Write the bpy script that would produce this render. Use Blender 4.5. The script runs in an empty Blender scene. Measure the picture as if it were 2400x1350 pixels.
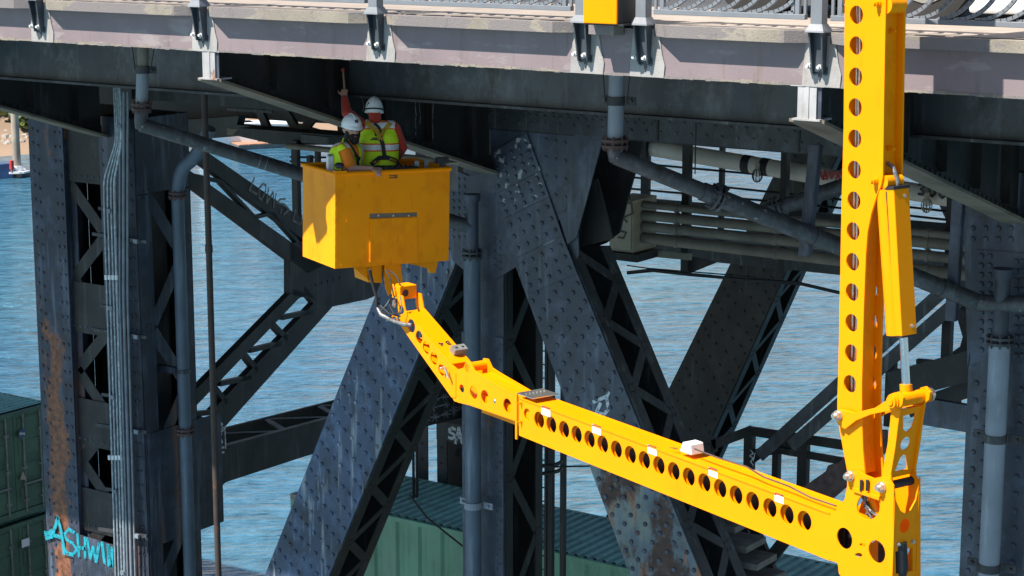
import bpy, bmesh, math, random
from mathutils import Vector as V, Matrix
random.seed(7)
R = math.radians
sc = bpy.context.scene
col = sc.collection

# ------------------------------------------------------------------ camera, sky, sun, exposure
FOC = 4667.0                      # focal length in photo pixels (70 mm on 36 mm, 2400 px wide)
PIT, YAW = R(11.0), R(35.0)
_d = V((-math.sin(YAW), math.cos(YAW), 0)); _r = V((math.cos(YAW), math.sin(YAW), 0))
_F = _d * math.cos(PIT) + V((0, 0, -math.sin(PIT))); _U = _d * math.sin(PIT) + V((0, 0, math.cos(PIT)))
cam = bpy.data.cameras.new('camera'); cam.lens = 70.005; cam.sensor_width = 36; cam.clip_end = 5000; cam.clip_start = .1
co = bpy.data.objects.new('camera', cam); col.objects.link(co)
co.matrix_world = Matrix((( _r.x, _U.x, -_F.x, 0), (_r.y, _U.y, -_F.y, 0), (_r.z, _U.z, -_F.z, 0), (0, 0, 0, 1)))
sc.camera = co
SUN = V((-.25, -.526, .82)).normalized()
w = bpy.data.worlds.new('World'); sc.world = w; w.use_nodes = True
nt = w.node_tree; sky = nt.nodes.new('ShaderNodeTexSky'); sky.sky_type = 'NISHITA'; sky.sun_disc = False
sky.sun_elevation = math.asin(SUN.z); sky.sun_rotation = math.atan2(SUN.x, SUN.y) % (2 * math.pi)
sky.air_density = 1.0; sky.dust_density = .05; sky.ozone_density = 2.0
bg = nt.nodes['Background']; nt.links.new(sky.outputs[0], bg.inputs[0]); bg.inputs[1].default_value = .062
sl = bpy.data.lights.new('sun', 'SUN'); sl.energy = 5.0; sl.angle = R(.53); sl.color = (1, .95, .87)
so = bpy.data.objects.new('sun', sl); col.objects.link(so); so.rotation_euler = SUN.to_track_quat('Z', 'Y').to_euler()
sc.view_settings.view_transform = 'Standard'; sc.view_settings.look = 'None'
sc.view_settings.exposure = 1.0; sc.view_settings.gamma = 1
sc.render.engine = 'CYCLES'; sc.cycles.max_bounces = 6; sc.cycles.use_denoising = True

# ------------------------------------------------------------------ places: a photo pixel on a real plane of the site
def ray(x, y): return _F + _r * ((x - 1200) / FOC) + _U * ((675 - y) / FOC)
def pl(n, c): return (V(n), c)
def YP(y): return pl((0, 1, 0), y)
def XP(x): return pl((1, 0, 0), x)
def ZP(z): return pl((0, 0, 1), z)
def at(p, x, y):
    v = ray(x, y); return v * (p[1] / v.dot(p[0]))
def ats(p, *q): return [at(p, x, y) for x, y in q]
UP = V((0, 0, 1)); EX = V((1, 0, 0)); EY = V((0, 1, 0))

# ------------------------------------------------------------------ materials
def ramp(t, src, a, b, ca=(0, 0, 0, 1), cb=(1, 1, 1, 1)):
    r = t.nodes.new('ShaderNodeValToRGB'); r.color_ramp.elements[0].position = a; r.color_ramp.elements[1].position = b
    r.color_ramp.elements[0].color = ca; r.color_ramp.elements[1].color = cb
    t.links.new(src, r.inputs[0]); return r.outputs[0]
def noise(t, co_, scale, detail=4, rough=.55, sc3=None):
    n = t.nodes.new('ShaderNodeTexNoise'); n.inputs['Scale'].default_value = scale
    n.inputs['Detail'].default_value = detail; n.inputs['Roughness'].default_value = rough
    if sc3:
        m = t.nodes.new('ShaderNodeMapping'); m.inputs['Scale'].default_value = sc3
        t.links.new(co_, m.inputs[0]); co_ = m.outputs[0]
    t.links.new(co_, n.inputs['Vector']); return n.outputs['Fac']
def mixc(t, f, a, b):
    m = t.nodes.new('ShaderNodeMix'); m.data_type = 'RGBA'
    for s, v in ((0, f), (6, a), (7, b)):
        if hasattr(v, 'links') or hasattr(v, 'is_linked'): t.links.new(v, m.inputs[s])
        else: m.inputs[s].default_value = v if s == 0 else (*v, 1)
    return m.outputs[2]
MATS = {}
def mat(name, c, rough=.55, metal=0, var=.3, vs=1.3, bump=.15, bs=30, streaks=(), rust=None, spec=.5, coat=0, sheen=0, pits=None, mot=None):
    """paint, metal, cloth or stone: colour broken up by noise, vertical runs, rust and relief"""
    m = bpy.data.materials.new(name); m.use_nodes = True; t = m.node_tree
    b = t.nodes['Principled BSDF']; tc = t.nodes.new('ShaderNodeTexCoord').outputs['Object']
    n1 = noise(t, tc, vs, 5); lo = tuple(x * (1 - var) for x in c); hi = tuple(min(1, x * (1 + var)) for x in c)
    cc = mixc(t, ramp(t, n1, .3, .7), lo, hi)
    if mot:
        f = noise(t, tc, mot[0], 9, .72, (1, 1, .75)); cc = mixc(t, ramp(t, f, .5, .66, (0, 0, 0, 1), (mot[1],) * 3 + (1,)), cc, tuple(min(1, x * 2.5 + .005) for x in c))
        f = noise(t, tc, mot[0] * 1.7, 8, .7, (1, .9, .6)); cc = mixc(t, ramp(t, f, .34, .48, (mot[1],) * 3 + (1,), (0, 0, 0, 1)), cc, (.022, .015, .011))
    for (sc_, amt, s3, lo_, hi_) in streaks:
        f = noise(t, tc, 1, 5, .6, s3); rr = ramp(t, f, lo_, hi_, (0, 0, 0, 1), (amt, amt, amt, 1)); cc = mixc(t, rr, cc, sc_)
    rg = None
    if rust:
        amt, rs, rc = rust
        f = noise(t, tc, rs, 7, .65, (1, 1, .6)); rr = ramp(t, f, 1 - amt, 1 - amt + .07)
        f2 = noise(t, tc, rs * 6, 4); rcol = mixc(t, ramp(t, f2, .35, .65), tuple(x * .45 for x in rc), rc)
        cc = mixc(t, rr, cc, rcol); rg = rr
    if pits:
        f = noise(t, tc, pits[1], 3, .5); cc = mixc(t, ramp(t, f, pits[2], pits[2] + .05), cc, pits[0])
    t.links.new(cc, b.inputs['Base Color'])
    b.inputs['Roughness'].default_value = rough; b.inputs['Metallic'].default_value = metal
    b.inputs['Specular IOR Level'].default_value = spec
    if coat: b.inputs['Coat Weight'].default_value = coat; b.inputs['Coat Roughness'].default_value = .12
    if sheen: b.inputs['Sheen Weight'].default_value = sheen
    n3 = noise(t, tc, vs * 2.3, 4); rr2 = t.nodes.new('ShaderNodeMapRange'); rr2.inputs[3].default_value = max(.03, rough - .12); rr2.inputs[4].default_value = min(1, rough + .15)
    t.links.new(n3, rr2.inputs[0]); t.links.new(rr2.outputs[0], b.inputs['Roughness'])
    if bump:
        bn = t.nodes.new('ShaderNodeBump'); bn.inputs['Strength'].default_value = bump; bn.inputs['Distance'].default_value = .01
        h = noise(t, tc, bs, 5, .6)
        t.links.new(h, bn.inputs['Height']); t.links.new(bn.outputs[0], b.inputs['Normal'])
    MATS[name] = m; return m
RU = (.19, .062, .022)
mat('steel_blue', (0.037, 0.044, 0.0642), .5, var=.25, vs=.8, streaks=[((.26, .30, .35), .35, (7, 7, .7), .56, .72), ((.03, .035, .04), .6, (5, 5, .8), .55, .7)], rust=(.33, 1.7, RU), mot=(2.6, 0.75))
mat('steel_drip', (0.0381, 0.0604, 0.1112), .45, var=.25, vs=.9, streaks=[((.42, .46, .46), .6, (9, 9, .9), .55, .68), ((.03, .04, .06), .5, (6, 6, .6), .5, .7)], rust=(.34, 2.3, RU), mot=(2.6, 0.75))
mat('steel_rusty', (.12, .15, .17), .65, var=.3, vs=1.2, streaks=[((.24, .25, .19), .6, (5, 5, 1.2), .5, .62), ((.30, .11, .04), .85, (6, 6, .9), .54, .62)], rust=(.53, 1.9, (.085, .04, .028)), bump=.4)
mat('steel_spot', (0.0425, 0.051, 0.0723), .5, var=.3, vs=1, mot=(2.6, .75), pits=((.34, .34, .33), 9, .6))
mat('steel_column', (0.0224, 0.0284, 0.0449), .5, var=.3, vs=.9, streaks=[((.15, .18, .23), .5, (8, 8, .6), .54, .7), ((.20, .08, .04), .6, (4, 4, .35), .58, .72)], rust=(.36, 1.1, (.2, .075, .035)), mot=(2.6, 0.75))
mat('steel_rust_stain', (.085, .10, .13), .6, var=.3, vs=.9, streaks=[((.27, .095, .04), .9, (2.2, 1, .22), .42, .52), ((.15, .19, .25), .5, (8, 8, .6), .55, .7)], rust=(.4, 1.6, (.25, .09, .04)))
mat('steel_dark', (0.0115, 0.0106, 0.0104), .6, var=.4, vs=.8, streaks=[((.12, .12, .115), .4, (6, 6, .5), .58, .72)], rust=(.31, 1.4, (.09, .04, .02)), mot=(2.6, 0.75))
mat('steel_grey', (0.0298, 0.0309, 0.034), .6, var=.3, vs=1, streaks=[((.2, .21, .21), .5, (10, 10, .8), .58, .7)], rust=(.31, 2, (.12, .055, .03)), mot=(2.6, 0.75))
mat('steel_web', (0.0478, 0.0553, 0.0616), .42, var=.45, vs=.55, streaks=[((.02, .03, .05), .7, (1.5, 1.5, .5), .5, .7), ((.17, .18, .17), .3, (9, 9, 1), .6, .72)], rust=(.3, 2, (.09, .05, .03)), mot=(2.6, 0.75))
mat('flange_tan', (.15, .122, .09), .75, var=.35, vs=2, rust=(.35, 3, (.12, .07, .04)))
mat('end_white', (.38, .37, .37), .6, var=.2, vs=3, streaks=[((.25, .2, .17), .6, (20, 20, 2), .55, .7)], rust=(.38, 4, (.3, .12, .06)))
mat('concrete', (0.2511, 0.2176, 0.1758), .85, var=.18, vs=2.5, bump=.5, bs=60, pits=((.2, .17, .14), 45, .62), streaks=[((.19, .165, .165), .9, (1.6, 1.6, 3.5), .47, .49), ((.10, .09, .085), .5, (9, 9, 3), .6, .7)])
mat('fascia_pink', (0.2185, 0.1674, 0.1739), .6, var=.12, vs=1.5, bump=.2, bs=50, streaks=[((.11, .085, .085), .55, (5, 5, .7), .57, .7), ((.16, .10, .07), .5, (11, 11, 1.2), .6, .72), ((.33, .29, .28), .5, (2, 2, 6), .58, .66)])
mat('fascia_white', (0.3348, 0.3162, 0.3023), .6, var=.15, vs=4, bump=.3, bs=60, streaks=[((.26, .17, .10), .6, (7, 7, 2), .52, .68), ((.13, .12, .12), .5, (12, 12, 1.5), .56, .7)])
mat('walk', (0.3162, 0.2651, 0.2232), .85, var=.15, vs=3, bump=.4, bs=80)
mat('asphalt', (.06, .06, .062), .85, var=.2, bump=.5, bs=90)
mat('rail_grey', (0.176, 0.188, 0.208), .45, var=.12, vs=4, bump=.1)
mat('bracket_dark', (.05, .058, .07), .45, var=.3, vs=5)
mat('bolt_white', (.6, .6, .58), .5, var=.2, vs=20)
mat('galv', (0.238, 0.272, 0.2975), .45, metal=.35, var=.2, vs=20, bump=.1, streaks=[((.5, .55, .6), .6, (30, 30, 12), .5, .6)])
mat('conduit_grey', (.17, .19, .22), .5, var=.25, vs=6)
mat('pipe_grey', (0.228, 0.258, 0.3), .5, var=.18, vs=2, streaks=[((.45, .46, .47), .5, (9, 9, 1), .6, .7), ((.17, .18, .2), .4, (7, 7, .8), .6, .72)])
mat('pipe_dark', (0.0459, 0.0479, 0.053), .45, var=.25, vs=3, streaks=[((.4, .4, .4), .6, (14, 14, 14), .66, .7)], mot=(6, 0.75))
mat('pipe_blue', (0.0748, 0.1012, 0.1364), .5, var=.2, vs=2, streaks=[((.25, .3, .36), .5, (9, 9, .6), .58, .7)])
mat('pipe_brown', (.05, .032, .026), .7, var=.25, vs=4, rust=(.4, 6, (.13, .06, .035)))
mat('pipe_tan', (0.182, 0.1625, 0.13), .65, var=.25, vs=3, rust=(.33, 3, (.14, .07, .03)))
mat('pipe_white', (.62, .6, .54), .5, var=.12, vs=2, streaks=[((.3, .25, .2), .4, (8, 8, 1), .6, .72)])
mat('flange_rust', (.085, .05, .045), .8, var=.4, vs=8, bump=.4)
mat('cabinet_tan', (.36, .31, .23), .6, var=.15, vs=3)
mat('yellow', (.97, .297, .001), .38, var=.04, vs=1.5, bump=.03, bs=12, spec=.1, pits=((.5, .2, .01), 110, .72), streaks=[((.62, .2, .004), .35, (9, 9, 2), .6, .72)])
mat('yellow_worn', (.99, .315, .001), .36, var=.07, vs=2, bump=.35, bs=2.2, spec=.12, streaks=[((.55, .17, .004), .5, (12, 12, 3), .6, .72), ((.80, .235, .002), .6, (2.5, 2.5, 2), .5, .6)], pits=((.2, .12, .03), 120, .75))
mat('chrome', (.75, .78, .8), .12, metal=1, var=.05, bump=0)
mat('steel_bright', (.6, .58, .54), .3, metal=.9, var=.1, bump=.05)
mat('rubber', (.018, .018, .02), .6, var=.3, vs=10)
mat('hose_wrap', (.2, .2, .2), .35, metal=.4, var=.5, vs=25, bump=.6, bs=25)
mat('white_plastic', (.72, .72, .72), .4, var=.05, bump=.03)
mat('decal', (.78, .78, .78), .5, var=.04, bump=0)
mat('black_paint', (.02, .022, .028), .5, var=.3, vs=5)
mat('red_paint', (.45, .03, .03), .6)
mat('spray_cyan', (.012, .30, .38), .6, var=.25, vs=6, bump=0)
mat('spray_white', (.55, .6, .63), .7, var=.2, vs=6, bump=0)
mat('spray_grey', (.25, .25, .25), .7, var=.3, vs=6, bump=0)
mat('spray_brown', (.12, .085, .06), .7, var=.2, bump=0)
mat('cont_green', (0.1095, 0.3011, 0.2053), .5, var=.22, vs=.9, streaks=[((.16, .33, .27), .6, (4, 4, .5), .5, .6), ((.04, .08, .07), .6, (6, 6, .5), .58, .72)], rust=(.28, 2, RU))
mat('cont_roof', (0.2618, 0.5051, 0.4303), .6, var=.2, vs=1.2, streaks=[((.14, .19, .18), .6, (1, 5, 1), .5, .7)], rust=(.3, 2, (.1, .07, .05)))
mat('cont_door', (0.0745, 0.1408, 0.0911), .6, var=.25, vs=1.5, rust=(.32, 2, (.12, .08, .05)))
mat('bar_grey', (.2, .2, .19), .5, var=.3, vs=6)
mat('pier', (.25, .24, .22), .9, var=.25, vs=.6)
mat('sand', (.27, .185, .125), .95, var=.2, vs=.12, bump=.3, bs=2)
mat('rock', (.33, .29, .25), .9, var=.35, vs=.7, bump=.6, bs=4)
mat('leaf', (.13, .17, .03), .6, var=.6, vs=.5, bump=0)
mat('leaf_dark', (.05, .085, .02), .6, var=.5, vs=.5, bump=0)
mat('bark', (.1, .07, .05), .9)
mat('wood_dock', (.36, .19, .12), .85, var=.25, vs=1)
mat('wood_pile', (.3, .25, .2), .85, var=.3, vs=1)
mat('wood_step', (.21, .19, .17), .9, var=.4, vs=5, bump=.6, bs=30)
mat('boat_white', (.75, .77, .78), .35, var=.05)
mat('boat_grey', (.12, .13, .14), .5)
mat('boat_blue', (.06, .1, .22), .4)
mat('glass_dark', (.02, .025, .03), .1, var=0, bump=0)
mat('skin', (.50, .27, .19), .5, var=.1, vs=15, bump=.05)
mat('red_shirt', (.45, .035, .018), .85, var=.15, vs=12, bump=.3, bs=40, sheen=.3)
mat('orange_shirt', (.95, .24, .008), .8, var=.1, vs=10, bump=.3, bs=40, sheen=.3)
mat('trousers', (.03, .034, .045), .85, var=.2, vs=10, bump=.3, bs=40)
mat('lime', (0.609, 0.861, 0.0158), .75, var=.12, vs=9, bump=.3, bs=30)
mat('reflect', (.68, .70, .72), .45, var=.15, vs=12, bump=.2, bs=30)
mat('vest_orange', (.75, .16, .02), .7, bump=.1)
mat('strap', (.015, .015, .018), .7)
mat('strap_yellow', (.5, .3, .02), .7)
mat('hair', (.02, .013, .01), .8, var=.4, vs=40, bump=.8, bs=90)
mat('helmet', (.8, .81, .82), .3, var=.03, bump=0, coat=.3)
mat('logo_black', (.02, .02, .02), .6, bump=0)
mat('wood_handle', (.5, .33, .2), .6)
mat('tyre', (.02, .02, .02), .8)

def water_mat():
    m = bpy.data.materials.new('water'); m.use_nodes = True; t = m.node_tree; b = t.nodes['Principled BSDF']
    tc = t.nodes.new('ShaderNodeTexCoord').outputs['Object']
    b.inputs['Base Color'].default_value = (.035, .10, .15, 1); b.inputs['Roughness'].default_value = .07; b.inputs['IOR'].default_value = 2.3; b.inputs['Specular Tint'].default_value = (.6, .88, 1, 1)
    c1 = ramp(t, noise(t, tc, .03, 3), .35, .65); t.links.new(mixc(t, c1, (.014, .075, .13), (.022, .095, .155)), b.inputs['Base Color'])
    rot = t.nodes.new('ShaderNodeMapping'); rot.inputs['Rotation'].default_value = (0, 0, R(-42)); t.links.new(tc, rot.inputs[0])
    h = None; fs_ = []
    for s3, amp in (((.13, .35, 1), 1.5), ((.42, 1.05, 1), 1.2), ((1.6, 3.4, 1), .48), ((5, 8.5, 1), .1)):
        f = noise(t, rot.outputs[0], 1, 4, .55, s3); fs_.append(f)
        mu = t.nodes.new('ShaderNodeMath'); mu.operation = 'MULTIPLY'; mu.inputs[1].default_value = amp; t.links.new(f, mu.inputs[0])
        if h is None: h = mu.outputs[0]
        else:
            ad = t.nodes.new('ShaderNodeMath'); t.links.new(h, ad.inputs[0]); t.links.new(mu.outputs[0], ad.inputs[1]); h = ad.outputs[0]
    # sky-reflection contrast painted into the base colour: bright crests, dark troughs
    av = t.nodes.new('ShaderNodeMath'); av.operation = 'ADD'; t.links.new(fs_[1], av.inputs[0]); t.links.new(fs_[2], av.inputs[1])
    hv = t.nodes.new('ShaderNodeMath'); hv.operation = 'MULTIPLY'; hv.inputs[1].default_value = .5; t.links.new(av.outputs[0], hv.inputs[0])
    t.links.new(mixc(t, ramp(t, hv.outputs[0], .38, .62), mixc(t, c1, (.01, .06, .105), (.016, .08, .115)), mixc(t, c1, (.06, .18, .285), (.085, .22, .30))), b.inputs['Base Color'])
    gu = noise(t, tc, .035, 3, .6, (1, 2.2, 1)); gm = t.nodes.new('ShaderNodeMapRange'); gm.inputs[1].default_value = .35; gm.inputs[2].default_value = .65; gm.inputs[3].default_value = .45; gm.inputs[4].default_value = 1; t.links.new(gu, gm.inputs[0])
    bn = t.nodes.new('ShaderNodeBump'); t.links.new(gm.outputs[0], bn.inputs['Strength']); bn.inputs['Distance'].default_value = .5
    t.links.new(h, bn.inputs['Height']); t.links.new(bn.outputs[0], b.inputs['Normal'])
    MATS['water'] = m
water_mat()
def rust_patch(m, xc, wx, ztop, fade):
    t = m.node_tree; b = t.nodes['Principled BSDF']; old = b.inputs['Base Color'].links[0].from_socket; tc = t.nodes.new('ShaderNodeTexCoord').outputs['Object']
    sp = t.nodes.new('ShaderNodeSeparateXYZ'); t.links.new(tc, sp.inputs[0])
    def mt(op, a, c):
        n = t.nodes.new('ShaderNodeMath'); n.operation = op
        for k, v in ((0, a), (1, c)):
            if isinstance(v, (int, float)): n.inputs[k].default_value = v
            else: t.links.new(v, n.inputs[k])
        return n.outputs[0]
    fx = mt('SUBTRACT', 1, mt('DIVIDE', mt('ABSOLUTE', mt('SUBTRACT', sp.outputs[0], xc), 0), wx)); fz = mt('MINIMUM', mt('DIVIDE', mt('SUBTRACT', ztop, sp.outputs[2]), fade), 1)
    nz = noise(t, tc, 1, 7, .68, (5, 5, 2)); f = mt('ADD', mt('MINIMUM', fx, fz), mt('MULTIPLY', mt('SUBTRACT', nz, .5), 3.0))
    n2 = noise(t, tc, 14, 5); rc = mixc(t, ramp(t, n2, .35, .65), (.10, .035, .018), (.27, .10, .045))
    t.links.new(mixc(t, ramp(t, f, .35, .6), old, rc), b.inputs['Base Color'])
mat('steel_leg', (0.0281, 0.0348, 0.0553), .6, var=.3, vs=.9, streaks=[((.15, .19, .25), .5, (8, 8, .6), .55, .7)], rust=(.36, 1.6, (.25, .09, .04)), mot=(2.6, 0.75))
for nm in ('spray_cyan', 'spray_white', 'spray_grey', 'spray_brown'):
    t_ = MATS[nm].node_tree; tc_ = t_.nodes.new('ShaderNodeTexCoord').outputs['Object']
    t_.links.new(ramp(t_, noise(t_, tc_, 22, 6, .7), .36, .5, (.1, .1, .1, 1), (.95, .95, .95, 1)), t_.nodes['Principled BSDF'].inputs['Alpha'])
rust_patch(MATS['steel_leg'], -23.26, .36, -6.0, 1.8)

# ------------------------------------------------------------------ object helpers
def tag(o, label=None, cat=None, group=None, kind=None):
    for k, v in (('label', label), ('category', cat), ('group', group), ('kind', kind)):
        if v: o[k] = v
    return o
def link(name, data, parent=None):
    o = bpy.data.objects.new(name, data); col.objects.link(o)
    if parent is not None:
        o.parent = parent
        if parent.type == 'EMPTY': o.matrix_parent_inverse = WORLD[parent.name].inverted()
    return o
WORLD = {}
def thing(name, label, cat, loc, group=None, rz=0):
    o = bpy.data.objects.new(name, None); col.objects.link(o); o.location = loc; o.rotation_euler.z = rz; o.empty_display_size = .2
    WORLD[o.name] = Matrix.Translation(V(loc)) @ Matrix.Rotation(rz, 4, 'Z')
    return tag(o, label, cat, group, 'thing')
def duplicate(root, loc, rz, label, group=None):
    """copy a thing with its parts and sub-parts"""
    r = root.copy(); col.objects.link(r); r.location = loc; r.rotation_euler.z = rz; r['label'] = label
    if group: r['group'] = group
    def rec(a, b):
        for ch in a.children:
            c = ch.copy(); col.objects.link(c); c.parent = b; rec(ch, c)
    rec(root, r); return r

class MB:
    def __init__(s): s.v = []; s.f = []; s.m = []
    def add(s, vs, fs, mi=0):
        k = len(s.v); s.v += [tuple(x) for x in vs]; s.f += [[i + k for i in f] for f in fs]; s.m += [mi] * len(fs); return s
    def prism(s, poly, ext, mi=0):
        n = len(poly); ext = V(ext); nr = V((0, 0, 0))
        for i in range(n): nr += V(poly[i]).cross(V(poly[(i + 1) % n]))
        if nr.dot(ext) > 0: poly = poly[::-1]
        vs = list(poly) + [V(p) + ext for p in poly]
        fs = [list(range(n)), list(range(2 * n - 1, n - 1, -1))] + [[i, i + n, (i + 1) % n + n, (i + 1) % n][::-1][::-1] for i in range(n)]
        fs = [fs[0], fs[1]] + [[(i + 1) % n, i, i + n, (i + 1) % n + n] for i in range(n)]
        return s.add(vs, fs, mi)
    def box(s, c, ax, ay, az, mi=0):
        c = V(c); ax, ay, az = V(ax), V(ay), V(az)
        vs = [c + ax * i + ay * j + az * k for k in (-1, 1) for j in (-1, 1) for i in (-1, 1)]
        fs = [[0, 2, 3, 1], [4, 5, 7, 6], [0, 1, 5, 4], [2, 6, 7, 3], [0, 4, 6, 2], [1, 3, 7, 5]]
        if ax.cross(ay).dot(az) < 0: fs = [f[::-1] for f in fs]
        return s.add(vs, fs, mi)
    def mm(s, x0, x1, y0, y1, z0, z1, mi=0):
        return s.box(((x0 + x1) / 2, (y0 + y1) / 2, (z0 + z1) / 2), (abs(x1 - x0) / 2, 0, 0), (0, abs(y1 - y0) / 2, 0), (0, 0, abs(z1 - z0) / 2), mi)
    def bar(s, a, b, wdir, w_, t, mi=0):
        a, b = V(a), V(b); d = (b - a).normalized(); wd = V(wdir); wd = (wd - d * wd.dot(d)).normalized(); td = d.cross(wd)
        return s.box((a + b) / 2, (b - a) / 2, wd * w_ / 2, td * t / 2, mi)
    def tube(s, path, r, n=14, caps=True, mi=0):
        path = [V(p) for p in path]; k = len(path); rs = r if isinstance(r, (list, tuple)) else [r] * k
        d0 = (path[1] - path[0]).normalized(); u = d0.orthogonal().normalized(); vs = []
        for i, p in enumerate(path):
            d = (path[min(i + 1, k - 1)] - path[max(i - 1, 0)]).normalized()
            u = (u - d * u.dot(d)).normalized(); v = d.cross(u)
            for j in range(n):
                a = 2 * math.pi * j / n; vs.append(p + (u * math.cos(a) + v * math.sin(a)) * rs[i])
        fs = [[i * n + j, i * n + (j + 1) % n, (i + 1) * n + (j + 1) % n, (i + 1) * n + j] for i in range(k - 1) for j in range(n)]
        if caps: fs += [list(range(n))[::-1], [(k - 1) * n + j for j in range(n)]]
        return s.add(vs, fs, mi)
    def rivets(s, ps, nrm, r=.028, h=.6):
        nrm = V(nrm).normalized(); u = nrm.orthogonal().normalized(); v = nrm.cross(u); n = 7
        for p in ps:
            p = V(p); vs = []
            for rr, hh in ((r, -.004), (r * .8, r * h * .6)):
                for j in range(n):
                    a = 2 * math.pi * j / n; vs.append(p + (u * math.cos(a) + v * math.sin(a)) * rr + nrm * hh)
            vs.append(p + nrm * r * h)
            fs = [[j, (j + 1) % n, n + (j + 1) % n, n + j] for j in range(n)] + [[n + j, n + (j + 1) % n, 2 * n] for j in range(n)]
            s.add(vs, fs)
        return s
    def ball(s, c, rx, ry=None, rz=None, n=14, k=9, mi=0, M=None):
        ry = ry or rx; rz = rz or rx; c = V(c); vs = []
        for i in range(k + 1):
            th = math.pi * i / k
            for j in range(n):
                a = 2 * math.pi * j / n; p = V((rx * math.sin(th) * math.cos(a), ry * math.sin(th) * math.sin(a), rz * math.cos(th)))
                vs.append(c + (M @ p if M else p))
        fs = [[i * n + j, (i + 1) * n + j, (i + 1) * n + (j + 1) % n, i * n + (j + 1) % n] for i in range(k) for j in range(n)]
        return s.add(vs, fs, mi)
    def build(s, name, m, parent=None, smooth=False, kind=None, bevel=0):
        me = bpy.data.meshes.new(name); me.from_pydata(s.v, [], s.f)
        for x in (m if isinstance(m, (list, tuple)) else [m]): me.materials.append(MATS[x])
        me.polygons.foreach_set('material_index', s.m)
        if smooth: me.polygons.foreach_set('use_smooth', [True] * len(me.polygons)); me.update()
        o = link(name, me, parent)
        if smooth:
            try: me.set_sharp_from_angle(angle=R(40))
            except Exception: pass
        if bevel:
            md = o.modifiers.new('edge', 'BEVEL'); md.width = bevel; md.segments = 2; md.limit_method = 'ANGLE'; md.angle_limit = R(40)
        if kind: o['kind'] = kind
        return o

def arc(p0, p1, p2, r, n=6):
    """rounded corner of a pipe at p1"""
    p0, p1, p2 = V(p0), V(p1), V(p2); a = p1 + (p0 - p1).normalized() * r; b = p1 + (p2 - p1).normalized() * r
    return [a * (1 - t) ** 2 + p1 * 2 * t * (1 - t) + b * t * t for t in [i / n for i in range(n + 1)]]
def pipe(name, pts_, r, m, parent, bend=.25, n=16):
    pts_ = [V(p) for p in pts_]; path = [pts_[0]]
    for i in range(1, len(pts_) - 1): path += arc(pts_[i - 1], pts_[i], pts_[i + 1], min(bend, (pts_[i] - pts_[i - 1]).length * .45, (pts_[i + 1] - pts_[i]).length * .45))
    path.append(pts_[-1]); return MB().tube(path, r, n).build(name, m, parent, True)
def flange(name, c, axis, r, m, parent, nb=8):
    a = V(axis).normalized(); u = a.orthogonal().normalized(); v = a.cross(u); b = MB(); c = V(c)
    for o_ in (-.045, .015): b.tube([c + a * o_, c + a * (o_ + .03)], r, 18)
    for j in range(nb):
        q = 2 * math.pi * (j + .5) / nb; p = c + (u * math.cos(q) + v * math.sin(q)) * r * .85
        b.tube([p - a * .075, p + a * .075], .013, 6)
    return b.build(name, m, parent, True)

def curve_plate(name, outline, holes, ext, m, parent, bevel=0, smooth=False):
    """flat plate with cut-outs: outline and holes are world points on one plane, ext its thickness vector"""
    ext = V(ext); nz = ext.normalized(); o = V(outline[0]); u = (V(outline[1]) - o); u = (u - nz * u.dot(nz)).normalized(); v = nz.cross(u)
    cu = bpy.data.curves.new(name, 'CURVE'); cu.dimensions = '2D'; cu.fill_mode = 'BOTH'; cu.extrude = ext.length / 2 - bevel
    if bevel: cu.bevel_depth = bevel; cu.bevel_resolution = 1; cu.offset = -bevel
    for q in [outline] + list(holes):
        sp = cu.splines.new('POLY'); sp.points.add(len(q) - 1); sp.use_cyclic_u = True
        for i, p in enumerate(q):
            d = V(p) - o; sp.points[i].co = (d.dot(u), d.dot(v), 0, 1)
    ob = bpy.data.objects.new('tmp', cu); col.objects.link(ob); dg = bpy.context.evaluated_depsgraph_get(); dg.update()
    me = bpy.data.meshes.new_from_object(ob.evaluated_get(dg)); bpy.data.objects.remove(ob); bpy.data.curves.remove(cu)
    c0 = o + ext / 2; me.transform(Matrix(((u.x, v.x, nz.x, c0.x), (u.y, v.y, nz.y, c0.y), (u.z, v.z, nz.z, c0.z), (0, 0, 0, 1))))
    me.materials.clear(); me.materials.append(MATS[m]); me.name = name
    for p in me.polygons: p.use_smooth = False; p.material_index = 0
    return link(name, me, parent)
def circle(c, u, v, r, n=22): return [V(c) + V(u) * math.cos(2 * math.pi * i / n) * r + V(v) * math.sin(2 * math.pi * i / n) * r for i in range(n)]

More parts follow.
